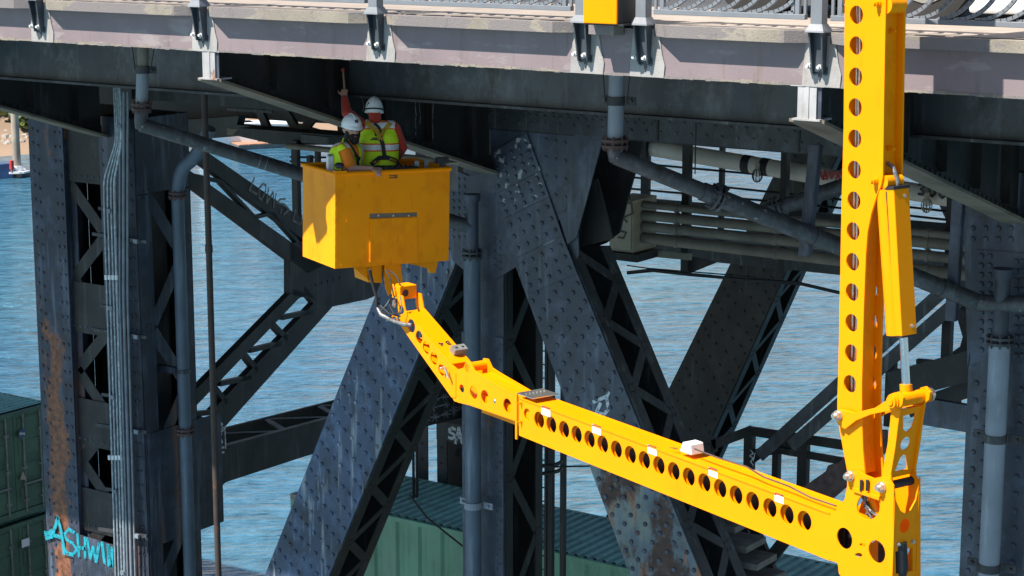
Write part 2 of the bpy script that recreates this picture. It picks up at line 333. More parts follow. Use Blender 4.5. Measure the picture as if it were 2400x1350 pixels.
def strokes(name, plane_pts, width, nrm, m, parent, lift=.006):
    if name == 'graffiti' and len(plane_pts) > 1:
        for ln in plane_pts: strokes(name, [ln], width, nrm, m, parent, lift)
        return
    """sprayed or painted lines as flat ribbons just proud of the surface"""
    b = MB(); nrm = V(nrm).normalized(); t = .003
    for ln in plane_pts:
        for i in range(len(ln) - 1):
            a, c = V(ln[i]) + nrm * lift, V(ln[i + 1]) + nrm * lift; d = (c - a)
            if d.length < 1e-4: continue
            d.normalize(); s_ = d.cross(nrm) * width / 2 * random.uniform(.85, 1.15); e = d * width * .3
            lift_i = nrm * (.0006 * (i % 4))
            b.prism([a - e + s_ + lift_i, c + e + s_ + lift_i, c + e - s_ + lift_i, a - e - s_ + lift_i], nrm * t)
    return b.build(name, m, parent)
GLY = {'A': [[(0, 0), (.5, 1), (1, 0)], [(.2, .38), (.85, .38)]], 'S': [[(.95, .85), (.6, 1), (.15, .85), (.2, .6), (.8, .42), (.85, .15), (.45, 0), (.05, .12)]],
       'H': [[(0, 0), (0, 1)], [(.8, 0), (.8, 1)], [(0, .5), (.8, .5)]], 'W': [[(0, 1), (.25, 0), (.5, .7), (.75, 0), (1, 1)]], 'I': [[(.5, 0), (.5, 1)]],
       'N': [[(0, 0), (0, 1), (.8, 0), (.8, 1)]], 'L': [[(0, 1), (0, 0), (.7, 0)]], 'O': [[(.5, 1), (.1, .75), (.1, .25), (.5, 0), (.9, .25), (.9, .75), (.5, 1)]],
       'G': [[(.9, .8), (.5, 1), (.1, .7), (.1, .3), (.5, 0), (.9, .2), (.9, .5), (.55, .5)]], 'B': [[(0, 0), (0, 1), (.6, .95), (.7, .75), (.5, .55), (0, .52)], [(.5, .52), (.8, .35), (.65, .05), (0, 0)]],
       '4': [[(.7, 0), (.7, 1), (0, .35), (.95, .35)]], '3': [[(.1, .95), (.6, 1), (.75, .75), (.4, .55), (.8, .3), (.6, .02), (.1, .08)]], '0': [[(.45, 1), (.1, .75), (.1, .25), (.45, 0), (.8, .25), (.8, .75), (.45, 1)]],
       'X': [[(0, 0), (.8, 1)], [(0, 1), (.8, 0)]], 'K': [[(0, 0), (0, 1)], [(.8, 1), (0, .45), (.8, 0)]], 'Y': [[(0, 1), (.4, .5), (.8, 1)], [(.4, .5), (.4, 0)]], 'V': [[(0, 1), (.4, 0), (.8, 1)]],
       'Z': [[(0, 1), (.8, 1), (0, 0), (.8, 0)]], '1': [[(.2, .8), (.5, 1), (.5, 0)]], '2': [[(.1, .8), (.5, 1), (.85, .75), (.05, 0), (.9, 0)]], 'T': [[(0, 1), (.9, 1)], [(.45, 1), (.45, 0)]], 'J': [[(.2, 1), (.9, 1)], [(.6, 1), (.6, .2), (.35, 0), (.05, .2)]],
       'U': [[(0, 1), (.05, .2), (.4, 0), (.75, .2), (.8, 1)]], 'E': [[(.8, 1), (0, 1), (0, 0), (.8, 0)], [(0, .5), (.6, .5)]], 'D': [[(0, 0), (0, 1), (.6, .85), (.8, .5), (.6, .15), (0, 0)]], 'P': [[(0, 0), (0, 1), (.7, .9), (.7, .6), (0, .5)]]}
def text_px(plane, txt, boxes):
    """letters drawn in given photo boxes (x0,y0,x1,y1) on a plane"""
    out = []
    for ch, (x0, y0, x1, y1) in zip(txt, boxes):
        for ln in GLY[ch]: out.append([at(plane, x0 + u * (x1 - x0), y1 + v * (y0 - y1)) for u, v in ln])
    return out
def lerp(a, b, t): return V(a) * (1 - t) + V(b) * t
def quad_rivets(q, us, step, off, jit=0, v0=.01, v1=.99, stag=True):
    """rivet centres in a quad tl,tr,br,bl: columns at fractions us, rows every step metres"""
    tl, tr, br, bl = [V(p) for p in q]; L = ((bl - tl).length + (br - tr).length) / 2; n = max(2, int(L * (v1 - v0) / step)); out = []
    for k, u in enumerate(us):
        for i in range(n):
            t = v0 + (v1 - v0) * (i + (.5 if stag and k % 2 else 0)) / n
            out.append(lerp(lerp(tl, tr, u), lerp(bl, br, u), t) + V(off))
    return out
def strip(b, a, c, wv, tv):
    """plate strip from edge a-c, width vector wv, thickness vector tv"""
    a, c, wv = V(a), V(c), V(wv); return b.prism([a, c, c + wv, a + wv], tv)
def lattice(parent, a0, b0, a1, b1, n, wdt, tdir, m, t=.02, inset=0, battens=()):
    """zigzag lacing between edge lines a0-b0 and a1-b1, every bar its own mesh"""
    for i in range(n):
        t0, t1 = i / n, (i + 1) / n; p = lerp(a0, b0, t0 if i % 2 == 0 else t1); q = lerp(a1, b1, t1 if i % 2 == 0 else t0)
        d = (q - p).normalized(); wd = d.cross(V(tdir))
        MB().bar(p, q, wd, wdt, t).build('lacing_bar', m, parent)

# ================================================================== SETTING
ZW = -22.0
YF, YS, YC, YFAR = 15.6, 17.9, 20.75, 32.8
XB = [-22.0, -14.87, -7.80, -.75]                       # cantilever bracket lines
def water():
    n = 8; b = MB(); L = 1500
    b.add([(-L, -200, ZW), (L, -200, ZW), (L, 2200, ZW), (-L, 2200, ZW)], [[0, 1, 2, 3]])
    o = b.build('river_water', 'water'); tag(o, kind='structure')
water()
def bank():
    edge = [(-900, 420), (-300, 380), (60, 364), (300, 350), (650, 336), (1000, 322), (1300, 300), (1700, 270), (2300, 200), (2900, 120), (4200, 40)]
    away = V((_d.x, _d.y, 0)); rows = [(-3, -.6), (0, .02), (2.5, .3), (4.2, .6), (6.8, 2.0), (9, 2.4), (30, 3.2), (400, 5)]
    b = MB(); e = [at(ZP(ZW), *p) for p in edge]; vs = []
    for dist, h in rows:
        for p in e: q = p + away * dist; vs.append((q.x, q.y, ZW + h + .25 * math.sin(q.x * .3 + dist)))
    n = len(e); fs = [[i * n + j, i * n + j + 1, (i + 1) * n + j + 1, (i + 1) * n + j] for i in range(len(rows) - 1) for j in range(n - 1)]
    b.add(vs, fs); o = b.build('river_bank', 'sand', smooth=True); tag(o, kind='structure')
    # broken stone revetment along the upper beach
    rk = MB(); rnd = random.Random(3)
    for i in range(520):
        t = rnd.random(); p = lerp(at(ZP(ZW), -420, 384), at(ZP(ZW), 700, 334), t) + away * rnd.uniform(3.7, 6.2)
        dd = (p - lerp(at(ZP(ZW), -420, 384), at(ZP(ZW), 700, 334), t)).length; z = ZW + .45 + max(0, dd - 4.0) * .4; s = rnd.uniform(.22, .6)
        rot = Matrix.Rotation(rnd.uniform(0, 6), 3, V((rnd.random(), rnd.random(), rnd.random() + .1)).normalized())
        k = len(rk.v); rk.ball((p.x, p.y, z + s * .25), s, s * rnd.uniform(.6, 1), s * rnd.uniform(.5, .8), 6, 4, 0, rot)
    tag(rk.build('riprap_stones', 'rock'), 'pale broken stones lining the top of the beach', 'stones', kind='stuff')
    def bush(base, rad, h, label, m, seed, name='shrub'):
        rnd = random.Random(seed); t = thing(name, label, 'bush', base, 'shrubs above the stone bank')
        tr = MB()
        for i in range(6):
            a = rnd.uniform(0, 6.28); tr.tube([V(base), V(base) + V((math.cos(a) * rad * .3, math.sin(a) * rad * .3, h * .4)), V(base) + V((math.cos(a) * rad * .6, math.sin(a) * rad * .6, h * .75))], [.16, .1, .03], 6)
        tr.build('trunk', 'bark', t)
        lf = MB(); blobs = [(V(base) + V((rnd.uniform(-.6, .6) * rad, rnd.uniform(-.6, .6) * rad, rnd.uniform(.25, .85) * h)), rnd.uniform(.3, .5) * rad) for _ in range(11)]
        for i in range(1500):
            c, r = rnd.choice(blobs); dv = V((rnd.gauss(0, 1), rnd.gauss(0, 1), rnd.gauss(0, 1))).normalized(); p = c + dv * r * rnd.uniform(.65, 1.05)
            u = dv.orthogonal().normalized(); u.rotate(Matrix.Rotation(rnd.uniform(0, 6.28), 3, dv)); v = dv.cross(u) + dv * rnd.uniform(-.5, .5); s = rnd.uniform(.16, .36)
            lf.add([p - u * s, p - v * s * .6, p + u * s, p + v * s * .6], [[0, 1, 2, 3]], 0 if rnd.random() < .7 else 1)
        lf.build('crown', [m, 'leaf_dark'], t)
    for i, (px, dist, rad, h, lab, m) in enumerate([(-150, 9, 4, 5, 'broad yellow-green shrub at the far edge of the stone bank', 'leaf'), (8, 6.6, 2.6, 4.2, 'sunlit yellow-green shrub behind the mooring pile', 'leaf'),
            (58, 6.8, 2.2, 3.8, 'darker green shrub tucked against the dark riveted column', 'leaf_dark'), (-60, 13, 4, 8, 'tall green shrub rising behind the smaller shrubs', 'leaf'), (480, 9, 2.5, 4, 'green shrub on the bank half hidden under the bridge', 'leaf')]):
        p = at(ZP(ZW), px, 364) + away * dist; bush(V((p.x, p.y, ZW + 1.3)), rad, h, lab, m, 20 + i)
bank()
def pier():
    b = MB(); b.mm(-60, 10, 19.2, 34.0, ZW - 2, -17.55); o = b.build('pier_deck', 'pier'); tag(o, kind='structure')
# containers stand on a barge-like pier between the trusses
def docks():
    for k, (a, c, lab) in enumerate([((-260, 428), (72, 412), 'reddish floating dock beside the mooring pile at the beach'), ((560, 352), (700, 344), 'reddish floating dock with moored boats seen under the bracket')]):
        p, q = at(ZP(ZW), *a), at(ZP(ZW), *c); t = thing('floating_dock', lab, 'dock', p, 'floating docks'); d = (q - p).normalized(); s_ = V((-d.y, d.x, 0)) * 1
        L = (q - p).length
        MB().box((p + q) / 2 + UP * .1 + s_ * 1.6, d * L / 2, s_ * 1.5, UP * .28).build('float', 'boat_grey', t)
        for i in range(int(L / .9)):
            MB().box(p + d * (i * .9 + .45) + UP * .44 + s_ * 1.6, d * .42, s_ * 1.62, UP * .05).build('plank', 'wood_dock', t)
    p = at(ZP(ZW), 41, 414)
    t = thing('mooring_pile', 'tall pale timber mooring pile standing in the river before the beach', 'pile', p)
    b = MB(); b.tube([p + UP * -1, p + UP * 2, p + UP * 7, p + UP * 12], [.34, .33, .3, .28], 14); b.build('shaft', 'wood_pile', t, True)
    b = MB(); b.tube([p + UP * .35, p + UP * .5], 1.1, 6); b.tube([p + UP * .5, p + UP * .9], .5, 12); b.build('pile_guide', 'boat_white', t)
    p = at(ZP(ZW + .5), 28, 405)
    t = thing('dock_post', 'small red utility post on the dock by the pile', 'post', p)
    MB().mm(p.x - .06, p.x + .06, p.y - .06, p.y + .06, p.z, p.z + .8).build('post', 'wood_dock', t)
    MB().mm(p.x - .13, p.x + .13, p.y - .13, p.y + .13, p.z + .3, p.z + 1.0).build('box', 'red_paint', t)
    def boat(p, L, rz, lab, hull, top, grp='moored boats'):
        t = thing('boat', lab, 'boat', p, grp, rz); M = WORLD[t.name]; b = MB(); secs = []
        for s in [0, .25, .55, .8, 1]:
            hw = 1.25 * (1 - max(0, s - .45) ** 2 * 3.2); x = (s - .5) * L
            secs.append([V((x, -hw, .95 + s * .25)), V((x, -hw * .8, -.1)), V((x, hw * .8, -.1)), V((x, hw, .95 + s * .25))])
        vs = [M @ q for s_ in secs for q in s_]; fs = [[i * 4 + j, i * 4 + j + 1, (i + 1) * 4 + j + 1, (i + 1) * 4 + j] for i in range(4) for j in range(3)] + [[3, 2, 1, 0], [16, 17, 18, 19]] + [[i * 4 + 3, (i + 1) * 4 + 3, (i + 1) * 4, i * 4] for i in range(4)]
        b.add(vs, fs); b.build('hull', hull, t)
        c = MB(); c.box(M @ V((-.3, 0, 1.5)), M.to_3x3() @ V((L * .2, 0, 0)), M.to_3x3() @ V((0, .95, 0)), UP * .6); c.build('cabin', top, t, bevel=.12)
        c = MB(); c.box(M @ V((-.3, 0, 1.75)), M.to_3x3() @ V((L * .203, 0, 0)), M.to_3x3() @ V((0, .97, 0)), UP * .18); c.build('window', 'glass_dark', t)
        c = MB(); c.box(M @ V((-.3, 0, 2.16)), M.to_3x3() @ V((L * .22, 0, 0)), M.to_3x3() @ V((0, 1.05, 0)), UP * .05); c.build('roof', top, t)
    a = math.atan2(_r.y, _r.x)
    boat(at(ZP(ZW), -62, 417), 6.5, a, 'grey and blue covered boat moored at the dock by the beach', 'boat_blue', 'boat_grey')
    boat(at(ZP(ZW), 560, 341), 7, a + .4, 'white boat with its bow showing beyond the sloping drain pipe', 'boat_white', 'boat_white')
    boat(at(ZP(ZW), 612, 341), 9, a, 'white cabin boat at the dock beneath the bracket flange', 'boat_white', 'boat_white')
    boat(at(ZP(ZW), 655, 342), 6.5, a - .2, 'small dark boat next to the white cabin boat', 'boat_grey', 'boat_white')
docks()

# ------------------------------------------------------------------ bridge deck, kerb blocks, fascia
def deck():
    b = MB(); b.mm(-60, 14, YF + .32, 33.7, -1.5, -1.135)
    root = b.build('bridge_deck', 'concrete'); tag(root, kind='structure')
    o = MB(); o.mm(-60, 14, YF + .1, 18.3, -1.131, -1.10); tag(o.build('sidewalk', 'walk'), kind='structure')
    o = MB(); o.mm(-60, 14, 18.304, 33.6, -1.131, -1.122); tag(o.build('roadway', 'asphalt'), kind='structure')
    # slab blocks with splayed ends between the posts
    posts = [-26.9, -24.45, -22.0, -19.7, -17.45, -14.93, -12.53, -10.08, -9.43, -7.68, -5.35, -3.0, -.6, 1.8, 4.2]
    yo, yi = YF - .145, YF - .014
    for i in range(len(posts) - 1):
        x0, x1 = posts[i], posts[i + 1]; g0, g1, ch = .085, .085, .2
        if abs(x1 + 9.43) < .01: ch = .03; x1 = -9.58
        p = [V((x0 + g0, yi, -1.2)), V((x0 + g0, YF - .01, -1.2)), V((x0 + g0 + ch, yo, -1.2)), V((x1 - g1 - ch, yo, -1.2)), V((x1 - g1, YF - .01, -1.2)), V((x1 - g1, yi, -1.2))]
        o = MB().prism(p, UP * (.1 + .004 * (i % 3))).build('kerb_block', 'concrete', root, bevel=.012)
    # fascia beam below, split where the posts bolt on
    for i in range(len(posts) - 1):
        x0, x1 = posts[i], posts[i + 1]
        MB().prism([V((x0 + .002, YF, -1.57)), V((x0 + .002, YF, -1.14)), V((x0 + .002, YF + .3, -1.14)), V((x0 + .002, YF + .3, -1.55))], EX * (x1 - x0 - .004)).build('fascia_panel', 'fascia_pink', root)
    for x0 in posts:
        MB().prism([V((x0 - .13, YF - .012, -1.14)), V((x0 + .13, YF - .012, -1.14)), V((x0 + .17, YF - .012, -1.36)), V((x0 + .2, YF - .012, -1.46)), V((x0 + .19, YF - .012, -1.574)), V((x0 - .17, YF - .012, -1.574)), V((x0 - .16, YF - .012, -1.4))], EY * .012).build('pilaster_sunlit_flare', 'fascia_white', root)  # white pilaster, its flare painting the sunlit patch below the kerb gap
    # the rough lower arris
    b = MB(); rnd = random.Random(5); x = -40
    while x < 6:
        L = rnd.uniform(.03, .14); d = rnd.uniform(.0, .009); b.mm(x, x + L, YF - .004 - .001 * (int(x * 50) % 3), YF + .02, -1.572 - d, -1.552 + rnd.uniform(-.008, .006)); x += L + .001
    b.build('lower_edge', 'concrete', root)
    return posts
POSTS = deck()

def railing():
    def post(x, label, first=None):
        t = thing('railing_post', label, 'post', (x, YF - .06, -1.10), 'railing posts on the deck edge')
        y = YF - .06; b = MB(); b.mm(x - .055, x + .055, y - .055, y + .055, -1.04, 0.02); b.mm(x - .062, x + .062, y - .062, y + .062, -.02, .03); b.build('shaft', 'rail_grey', t, bevel=.006)
        q = MB(); 
        for (w0, z0, w1, z1) in ((.09, -1.10, .085, -1.085), (.085, -1.085, .058, -1.03)):
            vs = [V((x + sx * ww, y + sy * ww, z)) for ww, z in ((w0, z0), (w1, z1)) for sx, sy in ((-1, -1), (1, -1), (1, 1), (-1, 1))]
            q.add(vs, [[3, 2, 1, 0], [4, 5, 6, 7], [0, 1, 5, 4], [1, 2, 6, 5], [2, 3, 7, 6], [3, 0, 4, 7]])
        q.build('base_plate', 'rail_grey', t)
        MB().prism([V((x - .058, YF - .05, -1.102)), V((x + .058, YF - .05, -1.102)), V((x + .045, YF - .05, -1.44)), V((x - .045, YF - .05, -1.44))], EY * .03).build('bracket_web', 'bracket_dark', t)
        for s in (-1, 1):
            MB().prism([V((x + s * .068, YF - .13, -1.102)), V((x + s * .068, YF - .018, -1.102)), V((x + s * .055, YF - .018, -1.455)), V((x + s * .055, YF - .07, -1.455))], EX * (-s * .014)).build('bracket_flange', 'bracket_dark', t)
        MB().prism([V((x - .075, YF - .02, -1.40)), V((x + .075, YF - .02, -1.40)), V((x + .075, YF - .02, -1.46)), V((x + .06, YF - .02, -1.475)), V((x + .02, YF - .02, -1.46)), V((x, YF - .02, -1.53)), V((x - .02, YF - .02, -1.46)), V((x - .05, YF - .02, -1.475)), V((x - .075, YF - .02, -1.46))], EY * .006).build('anchor_shadow_plate', 'bracket_dark', t)  # dark foot plate; ragged edge and spike draw the bracket's shadow
        for dx, dz in ((-.085, -1.395), (.02, -1.40)):
            k = MB(); c = V((x + dx, YF - .02, dz)); k.tube([c, c - EY * .055], .024, 6); k.tube([c - EY * .055, c - EY * .085], .014, 8); k.build('bolt', 'bolt_white', t)
        return t
    seen = {-17.45: 'railing post near the left edge above the drain pipe', -14.93: 'railing post directly above the first white bracket end', -12.53: 'railing post above the worker with the raised arm', -10.08: 'railing post half hidden by the yellow box',
            -9.43: 'railing post just past the yellow box and its black side', -7.68: 'railing post above the bracket end next to the yellow mast', -5.35: 'railing post beyond the mast near the frame edge', -19.7: 'railing post at the far end of the deck edge'}
    for x in POSTS:
        if x in seen: post(x, seen[x])
    def panel(x0, x1, label):
        t = thing('deck_railing', label, 'railing', ((x0 + x1) / 2, YF - .06, -1.0), 'scrolled railing panels'); y = YF - .06
        MB().mm(x0 + .12, x1 - .12, y - .03, y + .03, -1.0, -.955).build('bottom_rail', 'rail_grey', t, bevel=.004)
        MB().mm(x0 + .063, x1 - .063, y - .035, y + .035, -.05, 0).build('top_rail', 'rail_grey', t, bevel=.004)
        MB().mm(x0 + .12, x1 - .12, y - .02, y + .02, -.2, -.165).build('mid_rail', 'rail_grey', t)
        n = 2
        for xx in (x0 + .2, x1 - .2): MB().mm(xx - .02, xx + .02, y - .02, y + .02, -.956, -.164).build('upright', 'rail_grey', t)
        for xx in (x0 + .13, x1 - .13): MB().mm(xx - .012, xx + .012, y - .012, y + .012, -.956, -.1).build('baluster', 'rail_grey', t)
        xa, xb = x0 + .22, x1 - .22; cz, rr = -.56, .393; k = 0; x = xa - rr
        while x < xb:
            pts_ = []
            for s in range(25):
                a = math.pi * s / 24; px, pz = x + rr * math.sin(a), cz - rr * math.cos(a)
                if xa <= px <= xb: pts_.append(V((px, y + (.008 if k % 2 else -.008), pz)))
            if len(pts_) > 3:
                b = MB()
                for i in range(len(pts_) - 1): b.bar(pts_[i], pts_[i + 1] + (pts_[i + 1] - pts_[i]) * .1, EY, .04, .03)
                b.build('scroll_bar', 'rail_grey', t)
            x += .175; k += 1
    P = POSTS
    panel(-14.93, -12.53, 'railing panel between the posts above the bearded worker')
    panel(-12.53, -10.08, 'railing panel ending at the yellow box')
    panel(-9.43, -7.68, 'short railing panel between the yellow box and the yellow mast')
    panel(-7.68, -5.35, 'scrolled railing panel passing behind the yellow mast')
    panel(-5.35, -3.0, 'railing panel at the frame edge beyond the mast')
    panel(-17.45, -14.93, 'railing panel above the sloping drain pipe at the far end')
railing()

def deck_things():
    t = thing('yellow_box', 'yellow steel box with a black side standing on the kerb between two posts', 'box', (-10.0, YF - .2, -1.1))
    a = at(YP(YF - .3), 1367, 45); c = at(YP(YF - .3), 1445, 48); z0 = -1.09; x0, x1 = a.x, c.x; D = .42
    y0 = YF - .3
    MB().mm(x0, x1, y0, y0 + .03, z0, z0 + .8).build('front_panel', 'yellow', t, bevel=.008)
    MB().mm(x0 + .002, x1 - .001, y0 + .031, y0 + D, z0 + .002, z0 + .8).build('body', 'black_paint', t, bevel=.008)
    MB().mm(x1 - .002, x1 + .02, y0 + .1, y0 + D - .05, z0 + .3, z0 + .34).build('edge_bar', 'rubber', t)
    MB().mm(x0 + .02, x1 + .06, y0 + .02, y0 + D - .02, z0 - .014, z0 + .002).build('skid', 'rubber', t)
    # white carrier truck on the roadway whose skirt and wheels show through the railing
    y0 = 17.15; t = thing('carrier_truck', 'white truck standing on the deck behind the scrolled railing', 'truck', (-5, 18.4, -1.10)); zb = -.99
    b = MB(); b.mm(-7.0, 1.5, y0, y0 + 2.4, zb, .5); b.build('body', 'boat_white', t, bevel=.03)
    b = MB(); b.mm(-9.6, -7.6, y0 + .05, y0 + 2.35, -.7, 1.0); b.prism([V((-9.6, y0 + .05, -.72)), V((-10.1, y0 + .05, -.72)), V((-10.1, y0 + .05, -.1)), V((-9.8, y0 + .05, 1.0)), V((-9.6, y0 + .05, 1.0))], EY * 2.3); b.build('cab', 'boat_white', t)
    b = MB(); b.mm(-10.05, 1.4, y0 + .5, y0 + 1.9, -.85, -.6); b.build('chassis', 'rubber', t)
    b = MB(); b.mm(-10.2, -7.5, y0 + .04, y0 + .12, -.78, -.6); b.build('step', 'boat_white', t)
    for x in (-9.2, -7.45, 2.0):
        for yy in (y0 + .08, y0 + 2.0):
            w_ = MB(); w_.tube([V((x, yy, -.65)), V((x, yy + .3, -.65))], .45, 24); ww = w_.build('wheel', 'tyre', t, True)
            MB().tube([V((x, yy - .01, -.65)), V((x, yy + .02, -.65))], .27, 18).build('rim', 'steel_bright', ww, True)
deck_things()

# ------------------------------------------------------------------ stringers and cantilever brackets
def stringer(x0, x1, y, z0, label, m='steel_web'):
    t = thing('stringer_beam', label, 'beam', ((x0 + x1) / 2, y, z0), 'long steel stringers under the deck')
    MB().mm(x0, x1, y, y + .02, z0, -1.56).build('web', m, t)
    MB().mm(x0, x1, y - .12, y + .14, z0 - .03, z0).build('bottom_flange', 'steel_grey', t)
    MB().mm(x0, x1, y - .12, y + .14, -1.56, -1.53).build('top_flange', 'steel_dark', t)
stringer(XB[0] + .03, XB[1] - .03, YS, -2.29, 'blue-grey stringer beam at the far end behind the drain pipe')
stringer(XB[1] + .03, XB[2] - .03, YS, -2.20, 'blue-grey stringer beam the worker is hammering beside')
stringer(XB[2] + .03, 4, YS, -2.20, 'blue-grey stringer beam beyond the yellow mast')
stringer(-45, XB[0] - .03, YS, -2.29, 'stringer beam running out of frame past the riveted column')
for i, y in enumerate((23.2, 25.6, 28.0, 30.4, 33.2)):
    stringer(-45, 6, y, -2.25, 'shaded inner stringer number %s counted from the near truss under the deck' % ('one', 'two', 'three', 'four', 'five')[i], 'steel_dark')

def bracket(i, label):
    X = XB[i]; t = thing('cantilever_bracket', label, 'bracket', (X, YF, -1.85), 'riveted cantilever brackets')
    zt, z0, z1, ye = -1.575, -1.86, -3.42, YC - .03; sl = (z1 - z0) / (ye - YF)
    zb = lambda y: z0 + sl * (y - YF)
    MB().prism([V((X - .012, YF + .02, zt)), V((X - .012, YF + .02, z0)), V((X - .012, ye, z1)), V((X - .012, ye, zt))], EX * .02).build('web', 'steel_dark', t)
    MB().prism([V((X - .17, YF, z0)), V((X - .17, ye, z1)), V((X - .17, ye, z1 - .035)), V((X - .17, YF, z0 - .03))], EX * .34).build('bottom_flange', 'flange_tan', t)
    strip(MB(), V((X + .009, YF + .02, z0 + .005)), V((X + .009, ye, z1 + .005)), UP * .13, EX * .016).build('flange_angle', 'steel_dark', t)
    MB().mm(X - .16, X + .16, YF - .01, YF + .012, zt - .003, zt + .004).build('top_cleat', 'end_white', t)
    e = MB(); e.mm(X - .09, X + .09, YF - .005, YF + .012, z0 + .004, zt - .005); e.mm(X - .012, X + .02, YF - .012, YF - .004, z0 + .004, zt - .005); e.mm(X - .13, X + .14, YF - .03, YF + .2, z0 - .012, z0 + .004); e.build('end_plate', 'end_white', t)
    MB().mm(X + .009, X + .13, YF + .012, YF + .028, z0 - .02, zt).build('end_stiffener', 'steel_blue', t)
    rv = MB(); sp = []
    y = YF + .3
    while y < ye - .1: sp.append(V((X + .025, y, zb(y) + .075))); y += .125
    rv.rivets(sp, EX, .03)
    for y in (YF + .95, YF + 1.9, YS + .55, YS + 1.45, YS + 2.3):
        b = MB(); b.mm(X + .009, X + .025, y, y + .12, zb(y) + .13, zt - .01); b.mm(X + .025, X + .12, y, y + .018, zb(y) + .1, zt - .01); b.build('stiffener', 'steel_dark', t)
        z = zb(y) + .25
        while z < zt - .1: rv.rivets([V((X + .025, y + .075, z))], EX, .026); z += .16
    rv.build('rivets', 'steel_dark', t, True, 'stuff')
    return t
bracket(0, 'riveted cantilever bracket ending at the twin-leg column by the containers')
tb = bracket(1, 'riveted cantilever bracket above the two workers')
pb = XP(XB[1] + .013)
for x_, y0, y1, w_ in ((974, 236, 320, .012), (1006, 238, 330, .03), (1014, 238, 350, .02), (984, 238, 290, .01), (850, 232, 262, .012)):
    strokes('stain_run', [[at(pb, x_ + random.uniform(-2, 2), y0 + (y1 - y0) * k / 5) for k in range(6)]], w_, EX, 'spray_grey', tb, .003)
bracket(2, 'riveted cantilever bracket passing behind the yellow mast')
def floorbeam(X, label):
    t = thing('floor_beam', label, 'beam', (X, YC + 1.0, -2.9), 'transverse floor beams')
    MB().mm(X - .012, X + .012, YC + 1.0, YFAR - .1, -2.75, -1.53).build('web', 'steel_dark', t)
    MB().mm(X - .17, X + .17, YC + 1.0, YFAR - .1, -2.79, -2.75).build('bottom_flange', 'steel_dark', t)
floorbeam(XB[0], 'dark floor beam under the deck behind the twin-leg column')
floorbeam(XB[1], 'dark floor beam under the deck behind the central column')
floorbeam(XB[2], 'dark floor beam under the deck behind the column past the mast')

# ------------------------------------------------------------------ truss: columns, diagonals, chord, gussets
PC = YP(YC)
def side_lattice(t, a, b, depth, m, n, fw=.2, bw=.13, out=EX, offs=0):
    """flange strips and lacing on the +X side of a built-up member; a,b = ends of its front right edge"""
    a, b = V(a), V(b); th = V(out) * .018
    strip(MB(), a + EY * .0, b + EY * .0, EY * fw, th).build('flange', m, t)
    strip(MB(), a + EY * (depth - fw), b + EY * (depth - fw), EY * fw, th).build('flange', m, t)
    lattice(t, a + EY * fw * .7 + th * .4, b + EY * fw * .7 + th * .4, a + EY * (depth - fw * .7) + th * .4, b + EY * (depth - fw * .7) + th * .4, n, bw, out, m, .016)
    rv = MB(); L = (b - a).length; k = n
    for i in range(k + 1):
        p = lerp(a, b, i / k); e = (b - a).normalized()
        ys = fw * .6 if i % 2 == 0 else depth - fw * .6
        rv.rivets([p + EY * (ys + dy) + th + e * de for dy, de in ((-.04, -.05), (.04, -.05), (-.04, .05), (.04, .05))], out, .024)
    return rv
def diag(label, q, depth, m, ml, us, step, n, name='truss_diagonal', grp='riveted truss diagonals', low=None, sides=True):
    """box diagonal: q = front plate corners tl,tr,br,bl; low = lower stretch of the plate in heavier rust"""
    tl, tr, br, bl = q; t = thing(name, label, 'truss', (bl + br) / 2, grp)
    if low:
        ml_, mr_ = lerp(tl, bl, low[0]), lerp(tr, br, low[0] + .03)
        MB().prism([tl, tr, mr_, ml_], EY * .03).build('front_plate', m, t)
        MB().prism([ml_, mr_, br, bl], EY * .03).build('lower_plate', low[1], t)
    else: MB().prism([tl, tr, br, bl], EY * .03).build('front_plate', m, t)
    o = EY * (depth - .03); MB().prism([p + o for p in (tl, tr, br, bl)], EY * .03).build('back_plate', ml, t)
    e = (br - tr).normalized(); out = e.cross(EY); out = out if out.x > 0 else -out
    rv = side_lattice(t, tr + EY * .031, br + EY * .031, depth - .06, ml, n, out=out)
    strip(MB(), tl + EY * .031, bl + EY * .031, EY * (depth - .062), out * .012).build('inner_plate', ml, t)
    rv.build('side_rivets', ml, t, True, 'stuff')
    MB().rivets(quad_rivets(q, us, step, (0, 0, 0)), -EY, .036, .75).build('rivets', m if not low else m, t, True, 'stuff')
    return t
# left diagonal of the near truss
qL = ats(YP(YC + .02), (984, 430), (1143, 432), (766, 1362), (614, 1365)); 
eL = (qL[3] - qL[0]).normalized(); eR = (qL[2] - qL[1]).normalized()
qL[3] = qL[3] + eL * 8.3; qL[2] = qL[2] + eR * 8.3
tL = diag('wide blue-grey riveted diagonal with pale drips below the bucket', qL, .95, 'steel_drip', 'steel_dark', (.07, .2, .34, .5, .66, .8, .93), .24, 30)
# right diagonal, its front lapped by cover plates
qR = ats(YP(YC - .03), (1157, 352), (1236, 312), (1642, 1350), (1478, 1350)); qR[0] = at(YP(YC - .03), 1130, 400); qR[1] = at(YP(YC - .03), 1236, 312)
eL = (qR[3] - at(YP(YC - .03), 1215, 640)).normalized(); eR = (qR[2] - at(YP(YC - .03), 1350, 640)).normalized()
pR = YP(YC - .03)
qR = [at(pR, 1199, 600), at(pR, 1336, 600), at(pR, 1642, 1350) + eR * 9.5, at(pR, 1478, 1350) + eL * 9.5]
tR = diag('wide riveted diagonal turning rusty below the yellow arm', qR, .95, 'steel_blue', 'steel_grey', (.07, .2, .34, .5, .66, .8, .93), .24, 30, low=(.205, 'steel_rusty'))
cover = [[(1157, 353), (1234, 312), (1266, 400), (1157, 457)], [(1157, 458), (1266, 401), (1287, 461), (1180, 512)], [(1180, 513), (1287, 462), (1318, 552), (1209, 605)], [(1209, 606), (1318, 553), (1352, 640), (1236, 690)]]
